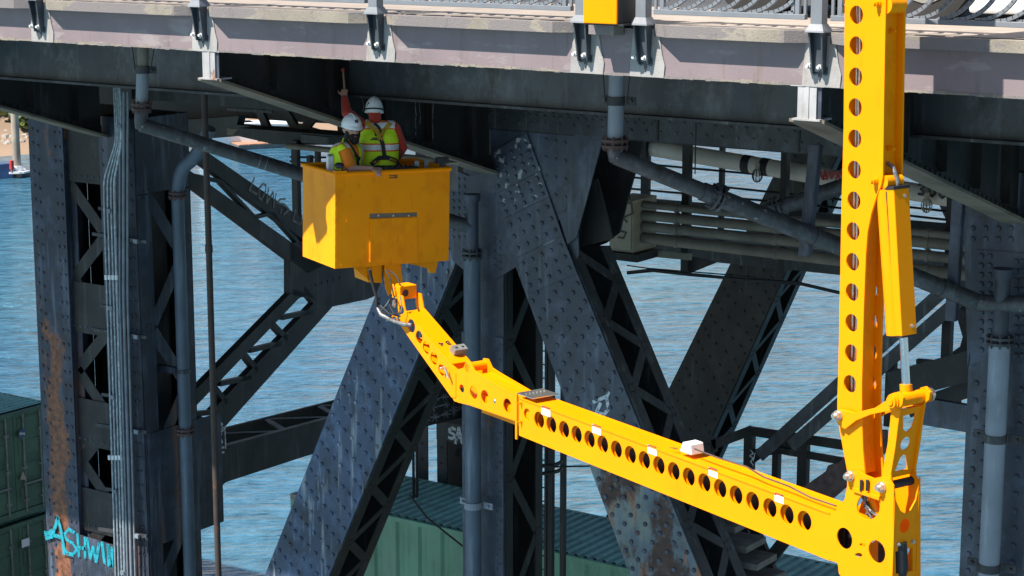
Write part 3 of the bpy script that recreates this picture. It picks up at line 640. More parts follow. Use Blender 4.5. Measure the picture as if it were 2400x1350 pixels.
for k, c in enumerate(cover):
    pc_ = YP(YC - .055 + .006 * (k % 2)); q = ats(pc_, *c)
    o = MB().prism(q, EY * (.02 - .004 * (k % 2))).build('cover_plate', 'steel_spot' if k < 2 else 'steel_blue', tR)
    rv = MB().rivets([lerp(lerp(q[0], q[1], u), lerp(q[3], q[2], u), v) for u in (.1, .3, .5, .7, .9) for v in ((.2, .5, .8) if k else (.25, .45, .65, .85))], -EY, .033, .8); rv.build('rivets', 'steel_blue', o, True, 'stuff')
strokes('graffiti', [ats(YP(YC - .03), *l) for l in ([(1392, 942), (1424, 928), (1428, 920)], [(1422, 928), (1427, 958), (1416, 972), (1402, 965)], [(1408, 945), (1398, 968)])], .045, -EY, 'spray_white', tR)

def col2():
    t = thing('truss_column', 'riveted central column with the grey downpipe strapped to it', 'column', (-15, YC, -17.5), 'riveted bridge columns')
    x0, x1, d, zt, zb = -15.31, -14.665, .92, -3.3, -17.55
    MB().mm(x0, x1, YC, YC + .03, zb, zt).build('front_plate', 'steel_blue', t)
    MB().mm(x0, x1, YC + d - .03, YC + d, zb, zt).build('back_plate', 'steel_dark', t)
    for xx in ((x0 - .02, x0 + .12), (x1 - .12, x1 + .003)): MB().mm(xx[0], xx[1], YC - .02, YC - .001, zb, -5.6).build('corner_angle', 'steel_blue', t)
    rv = side_lattice(t, V((x1, YC + .03, zt - .6)), V((x1, YC + .03, zb)), d - .06, 'steel_dark', 15, fw=.16)
    MB().mm(x0 + .02, x0 + .04, YC + .03, YC + d - .03, zb, zt).build('inner_plate', 'steel_dark', t)
    rv.build('side_rivets', 'steel_dark', t, True, 'stuff'); r = MB()
    z = -5.7
    while z > -10.5:
        r.rivets([V((x0 + .03, YC - .02, z)), V((x0 + .09, YC - .02, z - .08)), V((x1 - .04, YC - .02, z)), V((x1 - .1, YC - .02, z - .08))], -EY, .024)
        z -= .2
    r.build('rivets', 'steel_blue', t, True, 'stuff')
    # gusset plates at the node
    g1 = [(1050, 392), (1097, 412), (1150, 402), (1150, 262), (1346, 306), (1346, 360), (1325, 500), (1222, 618), (1165, 652), (1120, 660), (1060, 610), (1050, 560)]
    q = ats(YP(YC - .028), *g1); g = MB().prism(q, EY * .025).build('gusset_plate', 'steel_blue', t)
    pg = YP(YC - .028); rp = []
    for (xx, yy) in [(x_, y_) for x_ in range(1062, 1096, 13) for y_ in range(420, 560, 17)] + [(1160, y_) for y_ in range(560, 640, 16)] + [(1172, y_ + 8) for y_ in range(560, 640, 16)] + [(x_, 325 + (x_ - 1270) * .2 + k * 42) for x_ in (1280, 1302, 1325) for k in range(4)]:
        rp.append(at(pg, xx, yy))
    MB().rivets(rp, -EY, .027).build('rivets', 'steel_blue', g, True, 'stuff')
    q = ats(YP(YC - .045), (1347, 308), (1416, 312), (1351, 556), (1330, 572), (1308, 502), (1327, 496)); MB().prism(q, EY * .016).build('gusset_plate', 'steel_blue', t)
    q = ats(YP(YC + .93), (1400, 306), (1512, 322), (1470, 470), (1452, 545), (1420, 570), (1340, 600)); MB().prism(q, EY * .03).build('rear_gusset', 'steel_dark', t)
    q = ats(YP(YC + .02), (1296, 470), (1352, 430), (1356, 600), (1334, 626), (1300, 560)); MB().prism(q, EY * .02).build('filler_plate', 'steel_blue', t)
    q = ats(YP(YC + .3), (1352, 430), (1400, 420), (1436, 560), (1350, 582)); MB().prism(q, EY * .03).build('batten', 'steel_dark', t)
col2()
def col3():
    x0, x1, zt, zb, d = -8.28, -7.2, -2.9, -17.55, 1.0
    t = thing('truss_column', 'riveted column at the frame edge with a grey downpipe strapped on', 'column', (-7.8, YC, zb), 'riveted bridge columns')
    MB().mm(x0, x1, YC, YC + .03, zb, zt).build('front_plate', 'steel_blue', t); MB().mm(x0, x1, YC + d - .03, YC + d, zb, zt).build('back_plate', 'steel_dark', t)
    strip(MB(), V((x0, YC + .031, zb)), V((x0, YC + .031, zt)), EY * (d - .06), EX * .015).build('inner_plate', 'steel_dark', t)
    rv = side_lattice(t, V((x1, YC + .03, zt)), V((x1, YC + .03, zb)), d - .06, 'steel_dark', 14); rv.build('side_rivets', 'steel_dark', t, True, 'stuff')
    q = ats(YP(YC - .03), (2262, 470), (2500, 560), (2500, 860), (2290, 850), (2275, 860), (2268, 700)); g = MB().prism(q, EY * .028).build('gusset_plate', 'steel_blue', t)
    q = ats(YP(YC - .045), (2290, 585), (2500, 600), (2500, 850), (2285, 840)); MB().prism(q, EY * .014).build('cover_plate', 'steel_blue', t)
    q = ats(YP(YC - .02), (2258, 505), (2272, 500), (2290, 700), (2268, 860)); MB().prism(q, EY * .018).build('splice_plate', 'steel_blue', t)
    p = YP(YC - .045); r = [at(p, x_, y_) for x_ in (2300, 2320) for y_ in range(600, 840, 22)] + [at(p, x_ + 4, y_ + 3) for x_ in (2378, 2392) for y_ in range(610, 840, 22)] + [at(YP(YC - .03), x_, y_) for x_ in (2280, 2310, 2340, 2370) for y_ in (535, 560)]
    r += [V((x0 + dx, YC, z)) for dx in (.1, .21, .62, .78, .95) for z in [-5.3 - .2 * k - (.1 if dx in (.21, .78) else 0) for k in range(22)]]
    MB().rivets(r, -EY, .036, .75).build('rivets', 'steel_blue', t, True, 'stuff')
col3()
def col1():
    t = thing('truss_column', 'massive twin-leg riveted column with rust stains and bundled conduits', 'column', (-22.4, YC, -17.55), 'riveted bridge columns')
    xs = [-23.62, -22.86, -22.08, -21.35]; zt, zb, d = -3.15, -17.55, 1.15
    zr = -6.9
    MB().mm(xs[0], xs[1], YC, YC + .03, zb, zt).build('front_plate', 'steel_leg', t)
    MB().mm(xs[2], xs[3], YC, YC + .03, zb, zt).build('front_plate', 'steel_column', t)
    for a, b in ((xs[0] + .02, xs[1] + .14), (xs[2] - .14, xs[3] - .02)): MB().mm(a, b, YC + d, YC + d + .03, zb, zt).build('back_plate', 'steel_dark', t)
    MB().mm(xs[1] - .02, xs[1] - .001, YC + .031, YC + .34, zb, zt).build('flange', 'steel_column', t)
    MB().mm(xs[1] - .001, xs[1] + .12, YC + .12, YC + .14, zb, zt).build('flange', 'steel_column', t)
    MB().mm(xs[0], xs[0] + .015, YC + .031, YC + d, zb, zt).build('outer_plate', 'steel_dark', t)
    MB().mm(xs[2] + .0, xs[2] + .02, YC + .031, YC + .34, zb, zt).build('flange', 'steel_column', t)
    # front lacing between the legs with solid battens
    za, zz = -4.25, -10.8
    lattice(t, V((xs[1] + .02, YC + .1, za)), V((xs[1] + .02, YC + .1, zz)), V((xs[2] - .02, YC + .1, za)), V((xs[2] - .02, YC + .1, zz)), 9, .2, EY, 'steel_dark', .016)
    for z0, z1, y_ in ((-4.2, -3.2, .09), (-6.55, -5.75, .085), (-8.35, -7.6, .085), (-9.75, -9.05, .085), (-10.55, -10.2, -.02), (-13, -12.2, .05), (-15.5, -14.7, .05)):
        o = MB().mm(xs[1] + (-.12 if y_ < 0 else .004), xs[2] + .05, YC + y_ - .012, YC + y_ + .006, z0, z1).build('batten_plate', 'steel_dark' if y_ > 0 else 'steel_column', t)
        MB().rivets([V((xs[1] + .02 + .13 * k, YC + y_ - .012, z0 + .1)) for k in range(6)], -EY, .024).build('rivets', 'steel_column', o, True, 'stuff')
    # +X face
    rv = side_lattice(t, V((xs[3], YC + .03, -4.3)), V((xs[3], YC + .03, zb)), d - .06, 'steel_column', 13, fw=.27, bw=.2)
    MB().mm(xs[3], xs[3] + .016, YC + .03, YC + d - .03, -4.28, zt).build('side_batten', 'steel_column', t)
    MB().mm(xs[3] + .02, xs[3] + .036, YC + .05, YC + d + .5, -9.75, -7.95).build('side_batten', 'steel_column', t)
    MB().rivets([V((xs[3] + .036, YC + .5 + .07 * k, -8.75 - .25 * j)) for k in range(6) for j in range(3)], EX, .022).build('batten_rivets', 'steel_column', t, True, 'stuff')
    rv.build('side_rivets', 'steel_column', t, True, 'stuff')
    MB().mm(xs[0] + .3, xs[3] - .3, YC + .9, YC + .93, zb, zt).build('core_plate', 'steel_dark', t)
    r = []
    for x_ in (xs[0] + .09, xs[0] + .2, xs[1] - .18, xs[1] - .07, xs[2] + .07, xs[3] - .08, xs[3] - .17):
        z = -3.4 - random.uniform(0, .1)
        while z > -11: r.append(V((x_, YC, z))); z -= .22
    MB().rivets(r, -EY, .03, .75).build('rivets', 'steel_column', t, True, 'stuff')
    for x_, z0 in ((xs[0], 0),):
        MB().mm(xs[0] - .03, xs[1] + .8, YC + .0, YC + .3, -3.18, -3.0).build('cap_plate', 'steel_dark', t)
    # sprayed word
    o = MB().prism(ats(YP(YC - .03), (158, 1246), (272, 1280), (272, 1338), (152, 1302)), EY * .025).build('batten_plate', 'steel_leg', t)
    MB().rivets([at(YP(YC - .03), 160 + 14 * k, 1297 + 4.2 * k) for k in range(8)], -EY, .024, .8).build('rivets', 'steel_leg', o, True, 'stuff')
    W_ = [[(136, 1212), (130, 1235), (122, 1258), (109, 1262)], [(136, 1212), (144, 1245), (149, 1275), (151, 1298)], [(122, 1253), (146, 1260)], [(106, 1248), (120, 1252)], [(108, 1256), (122, 1243)], [(174, 1248), (162, 1240), (153, 1250), (156, 1264), (172, 1274), (181, 1288), (172, 1300), (159, 1297), (151, 1284)],
          [(182, 1252), (186, 1304)], [(200, 1261), (200, 1307)], [(184, 1283), (200, 1286)], [(205, 1262), (212, 1308), (219, 1282), (226, 1316), (233, 1275)], [(240, 1272), (246, 1321)], [(254, 1278), (256, 1326)], [(254, 1279), (262, 1328)], [(263, 1284), (263, 1330)]]
    strokes('graffiti', [ats(YP(YC - .03), *l) for l in W_], .058, -EY, 'spray_cyan', t, .004)
col1()
def chord():
    t = thing('top_chord', 'riveted top chord beam running from the central column behind the mast', 'beam', (-11, YC, -2.9))
    x0, x1 = -14.9, 2
    MB().mm(x0, x1, YC - .06, YC - .03, -2.86, -2.3).build('front_plate', 'steel_grey', t); MB().mm(x0, x1, YC + .6, YC + .63, -2.9, -2.3).build('back_plate', 'steel_dark', t)
    MB().mm(x0, x1, YC - .03, YC + .6, -2.88, -2.855).build('bottom_plate', 'steel_dark', t)
    for x_ in (-12.35, -10.45, -8.6): MB().mm(x_, x_ + .03, YC - .075, YC - .06, -2.85, -2.3).build('splice_joint', 'steel_dark', t)
    r = [V((x0 + .2 + .21 * k, YC - .06, -2.62)) for k in range(30)] + [V((x0 + .3 + .21 * k, YC - .06, -2.75)) for k in range(30)] + [V((x0 + .08 + .12 * k, YC - .06, z)) for k in range(21) for z in (-2.53, -2.66)]
    MB().rivets(r, -EY, .025).build('rivets', 'steel_grey', t, True, 'stuff')
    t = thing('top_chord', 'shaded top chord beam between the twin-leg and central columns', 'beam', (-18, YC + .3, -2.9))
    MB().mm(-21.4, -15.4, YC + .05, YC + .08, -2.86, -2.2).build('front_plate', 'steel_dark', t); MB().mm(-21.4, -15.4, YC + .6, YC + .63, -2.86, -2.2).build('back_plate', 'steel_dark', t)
chord()
# ------------------------------------------------------------------ far truss and sway bracing
def far_truss():
    p = YP(YFAR)
    q = ats(p, (1868, 300), (1990, 300), (1723, 900), (1573, 900))
    e0 = (q[3] - q[0]).normalized(); e1 = (q[2] - q[1]).normalized(); q[3] = q[3] + e0 * 9; q[2] = q[2] + e1 * 9
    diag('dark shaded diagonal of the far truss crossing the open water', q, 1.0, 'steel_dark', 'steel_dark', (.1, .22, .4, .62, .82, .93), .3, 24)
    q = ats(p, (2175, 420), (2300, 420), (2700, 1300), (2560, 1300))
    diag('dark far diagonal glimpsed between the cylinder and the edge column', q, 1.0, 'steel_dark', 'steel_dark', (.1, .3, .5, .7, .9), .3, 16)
    # far column
    a = at(p, 980, 1050).x; b = at(p, 1045, 1050).x; c = at(p, 1062, 1050).x; d_ = at(p, 1190, 1050).x
    t = thing('truss_column', 'far dark column behind the green containers with sprayed letters', 'column', (a, YFAR, -17.5), 'riveted bridge columns')
    zt, zb = -2.2, -17.55
    for x0, x1 in ((a, at(p, 1002, 1050).x), (at(p, 1024, 1050).x, at(p, 1047, 1050).x), (at(p, 1165, 1050).x, d_)): MB().mm(x0, x1, YFAR, YFAR + .03, zb, zt).build('front_plate', 'steel_grey', t)
    MB().mm(a, d_, YFAR + .7, YFAR + .73, zb, zt).build('back_plate', 'steel_dark', t)
    z1, z0 = at(p, 1060, 992).z, at(p, 1060, 1035).z
    o = MB().mm(at(p, 1024, 1000).x, d_, YFAR - .02, YFAR - .001, z0, z1).build('batten_plate', 'steel_grey', t)
    lattice(t, V((at(p, 1050, 1050).x, YFAR + .3, z0 - .3)), V((at(p, 1050, 1050).x, YFAR + .3, zb)), V((d_, YFAR + .3, z0 - .3)), V((d_, YFAR + .3, zb)), 8, .18, EY, 'steel_dark')
    strokes('graffiti', text_px(YP(YFAR - .02), 'SAN', [(1052, 1003, 1068, 1028), (1068, 1003, 1084, 1038), (1086, 1003, 1100, 1036)]), .07, -EY, 'spray_white', o)
    pts_ = [V((x_, YFAR, z)) for x_ in (a + .1, at(p, 1034, 1050).x) for z in [-9 - .35 * k for k in range(9)]]
    MB().rivets(pts_, -EY, .035).build('rivets', 'steel_dark', t, True, 'stuff')
far_truss()
def sway():
    A, B = V((-21.45, YC + 1.1, 0)), V((-24.4, YFAR, 0)); dd = (B - A).normalized(); nn = V((dd.y, -dd.x, 0)); nn = nn if nn.x > 0 else -nn
    P = pl(nn, nn.dot(A)); ex = -nn * .12
    def member(name, label, polys, bars, gr=None, m='steel_dark'):
        t = thing(name, label, 'bracing', at(P, *polys[0][1][0]), 'sway bracing behind the bucket')
        for nm, q in polys: MB().prism(ats(P, *q), ex).build(nm, m, t)
        for (x0, y0, x1, y1, w_) in bars:
            a, b = at(P, x0, y0) - nn * .05, at(P, x1, y1) - nn * .05; MB().bar(a, b, nn, .1, w_).build('lacing_bar', m, t)
        return t, P
    t, _ = member('sway_brace', 'dark laced sway brace sloping down with sprayed letters toward the bucket', [('upper_chord', [(440, 360), (480, 352), (820, 590), (790, 620)]), ('lower_chord', [(400, 400), (440, 396), (760, 622), (720, 640)])],
        [(450, 410, 520, 425, .06), (520, 425, 600, 510, .06), (600, 510, 640, 500, .06), (640, 500, 720, 590, .06)])
    LG = [[(595, 416), (589, 432), (583, 445), (601, 455)], [(606, 462), (607, 440), (615, 431), (622, 434), (621, 450), (612, 468), (606, 462)], [(628, 441), (624, 476), (639, 450), (641, 487), (646, 454)], [(668, 466), (656, 467), (648, 475), (666, 479), (677, 491), (664, 503)], [(659, 488), (657, 500)], [(692, 492), (686, 517), (702, 525)], [(707, 505), (705, 524)]]
    strokes('graffiti', [ats(P, *l) for l in LG], .04, nn, 'spray_grey', t)
    t, _ = member('sway_brace', 'dark laced sway brace rising from the lower strut toward the gusset', [('upper_chord', [(438, 935), (690, 678), (722, 690), (700, 700), (440, 972)]), ('lower_chord', [(528, 1000), (498, 962), (744, 702), (782, 716)])],
        [(712, 675, 744, 715, .1), (664, 745, 735, 730, .08), (637, 755, 675, 795, .1), (588, 822, 660, 805, .08), (573, 828, 605, 868, .1), (518, 900, 590, 885, .08), (503, 905, 533, 945, .1), (450, 972, 515, 965, .08)])
    t, _ = member('gusset', 'dark gusset plate where the sway braces meet behind the bucket', [('plate', [(680, 570), (760, 560), (1000, 570), (1000, 640), (860, 702), (782, 718), (735, 700), (680, 690)])], [])
    pts_ = [at(P, 740 + 14 * k, 667 - 4 * k) for k in range(5)]
    MB().rivets(pts_, nn, .03).build('rivets', 'steel_dark', t, True, 'stuff')
    t, _ = member('sway_strut', 'deep dark laced strut with white tag spanning to the far column', [('side_plate', [(440, 1000), (470, 975), (530, 998), (530, 1045), (1180, 870), (1180, 955), (720, 1068), (530, 1130), (440, 1212)])], [])
    top0 = [at(P, 530, 1045), at(P, 1180, 870)]; off = -nn * .95
    strip(MB(), top0[0] + off, top0[1] + off, UP * -.55, -nn * .05).build('rear_plate', 'steel_dark', t)
    lattice(t, top0[0] - UP * .03, top0[1] - UP * .03, top0[0] + off - UP * .03, top0[1] + off - UP * .03, 12, .12, UP, 'steel_grey')
    g = [[(470, 1000), (478, 990), (480, 1022), (488, 1000), (490, 1022)], [(505, 1000), (512, 985), (520, 995), (510, 1010), (518, 1018)], [(505, 1030), (514, 1022), (520, 1036), (506, 1052), (524, 1048)], [(515, 1052), (516, 1062), (508, 1060), (524, 1060)], [(500, 990), (508, 1020), (526, 1005), (528, 1050)], [(478, 1010), (500, 1015), (528, 1000)]]
    strokes('graffiti', [ats(P, *l) for l in g], .035, nn, 'spray_white', t)
    st = []
    for cx, cy, s in ((1017, 937, 10), (1042, 930, 8), (1014, 955, 9), (1045, 948, 8), (1018, 978, 10), (1045, 970, 9), (1000, 960, 6), (998, 985, 9), (1063, 962, 10), (1078, 955, 9)):
        for a in (0, 60, 120): dx, dy = math.cos(R(a)) * s, math.sin(R(a)) * s; st.append(ats(P, (cx - dx, cy - dy), (cx + dx, cy + dy)))
    for l in ([(1017, 937), (1042, 930)], [(1014, 955), (1045, 948)], [(1018, 978), (1045, 970)], [(1017, 937), (1014, 955), (1018, 978)], [(1063, 940), (1063, 975)]): st.append(ats(P, *l))
    strokes('star_graffiti', st, .03, nn, 'spray_grey', t)
sway()

# ------------------------------------------------------------------ drain pipes and conduits
def strap(name, c, r, m, parent, w_=.16):
    """two-eared clamp round a vertical pipe"""
    b = MB(); c = V(c); b.tube([c - UP * .045, c + UP * .045], r + .012, 18)
    for s in (-1, 1): b.mm(c.x + s * (r + .01), c.x + s * (r + w_), c.y + r * .6, c.y + r * .6 + .015, c.z - .045, c.z + .045); b.tube([c + EX * s * (r + w_ * .65) + EY * r * .6, c + EX * s * (r + w_ * .65) + EY * (r * .6 - .035)], .018, 6)
    return b.build(name, m, parent)
def drains():
    # near the far end
    t = thing('drain_pipe', 'drain pipe dropping from the deck then sloping down behind the bucket', 'pipe', at(YP(17.3), 335, 110), 'deck drain pipes')
    a, b = at(YP(17.3), 336, 100), at(YP(17.3), 332, 250); c = at(YP(17.3), 330, 292); d = at(YP(20.45), 1092, 528)
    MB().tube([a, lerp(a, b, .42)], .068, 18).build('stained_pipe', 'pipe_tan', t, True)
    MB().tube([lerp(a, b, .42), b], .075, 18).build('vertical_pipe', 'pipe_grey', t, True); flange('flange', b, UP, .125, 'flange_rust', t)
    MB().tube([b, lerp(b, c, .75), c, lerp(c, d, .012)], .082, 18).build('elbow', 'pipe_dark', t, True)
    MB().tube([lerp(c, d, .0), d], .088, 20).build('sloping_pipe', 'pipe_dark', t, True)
    strap('pipe_clamp', lerp(a, b, .42), .075, 'steel_grey', t, .1)
    for s in (-1, 1): MB().tube([lerp(a, b, .42) + EX * s * .13, a + EX * s * .2], .006, 6).build('hanger_rod', 'steel_dark', t)
    for k in (.1, .2, .35, .37, .6, .82): MB().tube([lerp(c, d, k), lerp(c, d, k + .002)], .0895, 20).build('weld_ring', 'spray_grey' if k > .3 else 'pipe_dark', t, True)
    # column downpipe in the centre
    t = thing('downpipe', 'grey downpipe with bolted flange strapped to the central column', 'pipe', at(YP(20.5), 1107, 1340), 'downpipes on the columns')
    p = YP(20.5); x = at(p, 1107, 700).x; z = lambda y: at(p, 1107, y).z
    MB().tube([V((x, 20.5, z(598))), V((x, 20.5, -17.5))], .107, 22).build('lower_pipe', 'pipe_blue', t, True)
    MB().tube([V((x, 20.5, z(462))), V((x, 20.5, z(590)))], .085, 20).build('upper_pipe', 'steel_blue', t, True); flange('flange', (x, 20.5, z(596)), UP, .135, 'steel_grey', t)
    MB().tube([V((x, 20.5, z(470))), V((x, 20.5, z(455)))], .11, 20).build('end_cap', 'steel_blue', t, True); MB().tube([d, V((x, 20.5, d.z - .02))], .09, 18).build('branch', 'steel_blue', t, True)
    strap('pipe_clamp', (x, 20.5, z(1183)), .107, 'pipe_grey', t)
    # drain past the yellow box
    t = thing('drain_pipe', 'drain pipe below the yellow box sloping away behind the mast', 'pipe', at(YP(17.3), 1445, 170), 'deck drain pipes'); q = YP(17.3)
    a, b, c = at(q, 1446, 160), at(q, 1442, 322), at(q, 1442, 366); d = at(YP(20.4), 2290, 708); e = at(YP(20.4), 2500, 712)
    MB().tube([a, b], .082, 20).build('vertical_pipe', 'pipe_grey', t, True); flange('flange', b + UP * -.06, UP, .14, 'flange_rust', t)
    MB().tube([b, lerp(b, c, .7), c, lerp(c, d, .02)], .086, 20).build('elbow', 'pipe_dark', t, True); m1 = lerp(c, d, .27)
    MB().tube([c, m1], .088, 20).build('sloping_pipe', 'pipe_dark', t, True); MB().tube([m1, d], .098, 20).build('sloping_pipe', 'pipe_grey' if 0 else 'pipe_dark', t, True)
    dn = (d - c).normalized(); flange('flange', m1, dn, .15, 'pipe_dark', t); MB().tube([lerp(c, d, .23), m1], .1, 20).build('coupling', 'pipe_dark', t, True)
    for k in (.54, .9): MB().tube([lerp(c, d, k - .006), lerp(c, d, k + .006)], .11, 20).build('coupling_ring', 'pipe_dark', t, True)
    strap('pipe_clamp', at(q, 1444, 236), .082, 'steel_grey', t, .12)
    for s in (-1, 1): MB().tube([at(q, 1444, 236) + EX * s * .13, at(q, 1444, 236) + EX * s * .2 + UP * .6], .006, 6).build('hanger_rod', 'steel_dark', t)
    # column downpipe at the frame edge
    t = thing('downpipe', 'grey downpipe with tee joint on the column at the frame edge', 'pipe', at(YP(20.4), 2345, 1340), 'downpipes on the columns'); p = YP(20.4); x = at(p, 2341, 850).x; z = lambda y: at(p, 2341, y).z
    MB().tube([V((x, 20.4, z(800))), V((x, 20.4, -17.5))], .115, 24).build('lower_pipe', 'pipe_grey', t, True); flange('flange', (x, 20.4, z(797)), UP, .15, 'steel_grey', t)
    MB().tube([V((x, 20.4, z(632))), V((x, 20.4, z(790)))], .088, 20).build('upper_pipe', 'steel_blue', t, True); MB().tube([V((x, 20.4, z(650))), V((x, 20.4, z(628)))], .115, 20).build('end_cap', 'steel_blue', t, True)
    MB().tube([d, V((x, 20.4, z(712))), e], .094, 20).build('branch', 'pipe_dark', t, True)
    for y_ in (1028, 1334): strap('pipe_clamp', (x, 20.4, z(y_)), .115, 'steel_grey', t, .17)
    # pipe on the twin-leg column
    t = thing('downpipe', 'blue-grey downpipe curving onto the side of the twin-leg column', 'pipe', at(YP(21.3), 428, 1340), 'downpipes on the columns'); p = YP(21.3)
    x = at(p, 424, 700).x; z = lambda y: at(p, 424, y).z
    pipe('bent_pipe', [at(p, 490, 300), at(p, 462, 365), at(p, 424, 395), V((x, 21.3, z(452)))], .105, 'pipe_blue', t, .35); MB().tube([V((x, 21.3, z(455))), V((x, 21.3, -17.5))], .095, 20).build('lower_pipe', 'pipe_blue', t, True)
    for y_ in (457, 1008): flange('flange', (x, 21.3, z(y_)), UP, .14, 'flange_rust', t)
    k = MB(); c = V((x, 21.3, z(868))); k.tube([c - UP * .03, c + UP * .03], .11, 18); k.box(c + V((-.28, -.05, 0)), EX * .2, EY * .04, UP * .05); k.build('pipe_clamp', 'steel_column', t)
    MB().tube([at(p, 430, 345), at(p, 408, 210)], .006, 6).build('hanger_rod', 'steel_grey', t)
    # thin brown standpipe
    p = YP(19.6); x = at(p, 493, 700).x; t = thing('standpipe', 'thin rust-brown vertical pipe standing clear of the column', 'pipe', (x, 19.6, -17.5)); z = lambda y: at(p, 493, y).z
    MB().tube([V((x, 19.6, -1.6)), V((x, 19.6, -17.5))], .044, 14).build('pipe', 'pipe_brown', t, True); MB().tube([V((x, 19.6, z(575))), V((x, 19.6, z(592)))], .053, 14).build('coupling', 'pipe_brown', t, True)
    # conduits up the twin-leg column
    def conduit(lab, px, r, m, y0, jog):
        t = thing('conduit', lab, 'conduit', at(YP(YC - .14), px[-1][0], px[-1][1]), 'conduits on the twin-leg column'); p = YP(YC - .14); q = YP(YC - .25)
        pts_ = [at(p, *v) for v in px]; x = pts_[-1].x; pts_[-1] = V((x, YC - .14, -17.5))
        if jog: pts_[0] = V((pts_[1].x, YC - .14, -1.7))
        pipe('tube', pts_, r, m, t, .12, 10); return t
    for k, nm in enumerate(('outermost', 'second', 'third', 'innermost')):
        o = k * 8.2; t = conduit(nm + ' of the four pale galvanized conduits kinked on the twin-leg column', [(268 + o * .55, 200), (272 + o * .55, 333), (244 + o, 420), (245 + o, 500), (262 + o * .8, 1340)], .017 if k < 3 else .024, 'galv', 0, True)
        for y_ in (650, 1072): b = at(YP(YC - .14), 249 + o + (y_ - 650) * .019, y_); MB().tube([b - UP * .035, b + UP * .035], .027, 10).build('label_band', 'white_plastic', t, True)
    for k, nm in enumerate(('first', 'second', 'third')):
        conduit(nm + ' of the three dull grey conduits beside the pale bundle', [(281 + k * 9, 215), (281 + k * 9, 700), (289 + k * 9, 1340)], .017 if k != 1 else .024, 'conduit_grey', 0, False)
    for i, (x0, x1, y_) in enumerate([(264, 292, 291), (232, 268, 488), (218, 345, 548), (236, 272, 716), (220, 345, 772), (240, 276, 924), (226, 345, 995), (248, 282, 1145), (232, 345, 1240), (262, 300, 1335)]):
        n_ = ('topmost', 'second', 'third', 'fourth', 'fifth', 'sixth', 'seventh', 'eighth', 'ninth', 'lowest')[i]
        a, b = at(YP(YC - .1), x0, y_), at(YP(YC - .1), x1, y_ + (x1 - x0) * .15)
        t = thing('conduit_clamp', n_ + ' of the strut clamps holding the conduits on the column', 'clamp', a, 'conduit strut clamps')
        MB().bar(a, b, UP, .05, .04).build('channel', 'steel_grey', t); MB().box(lerp(a, b, .85) - EY * .06, EX * .04, EY * .02, UP * .03).build('saddle', 'conduit_grey', t)
drains()

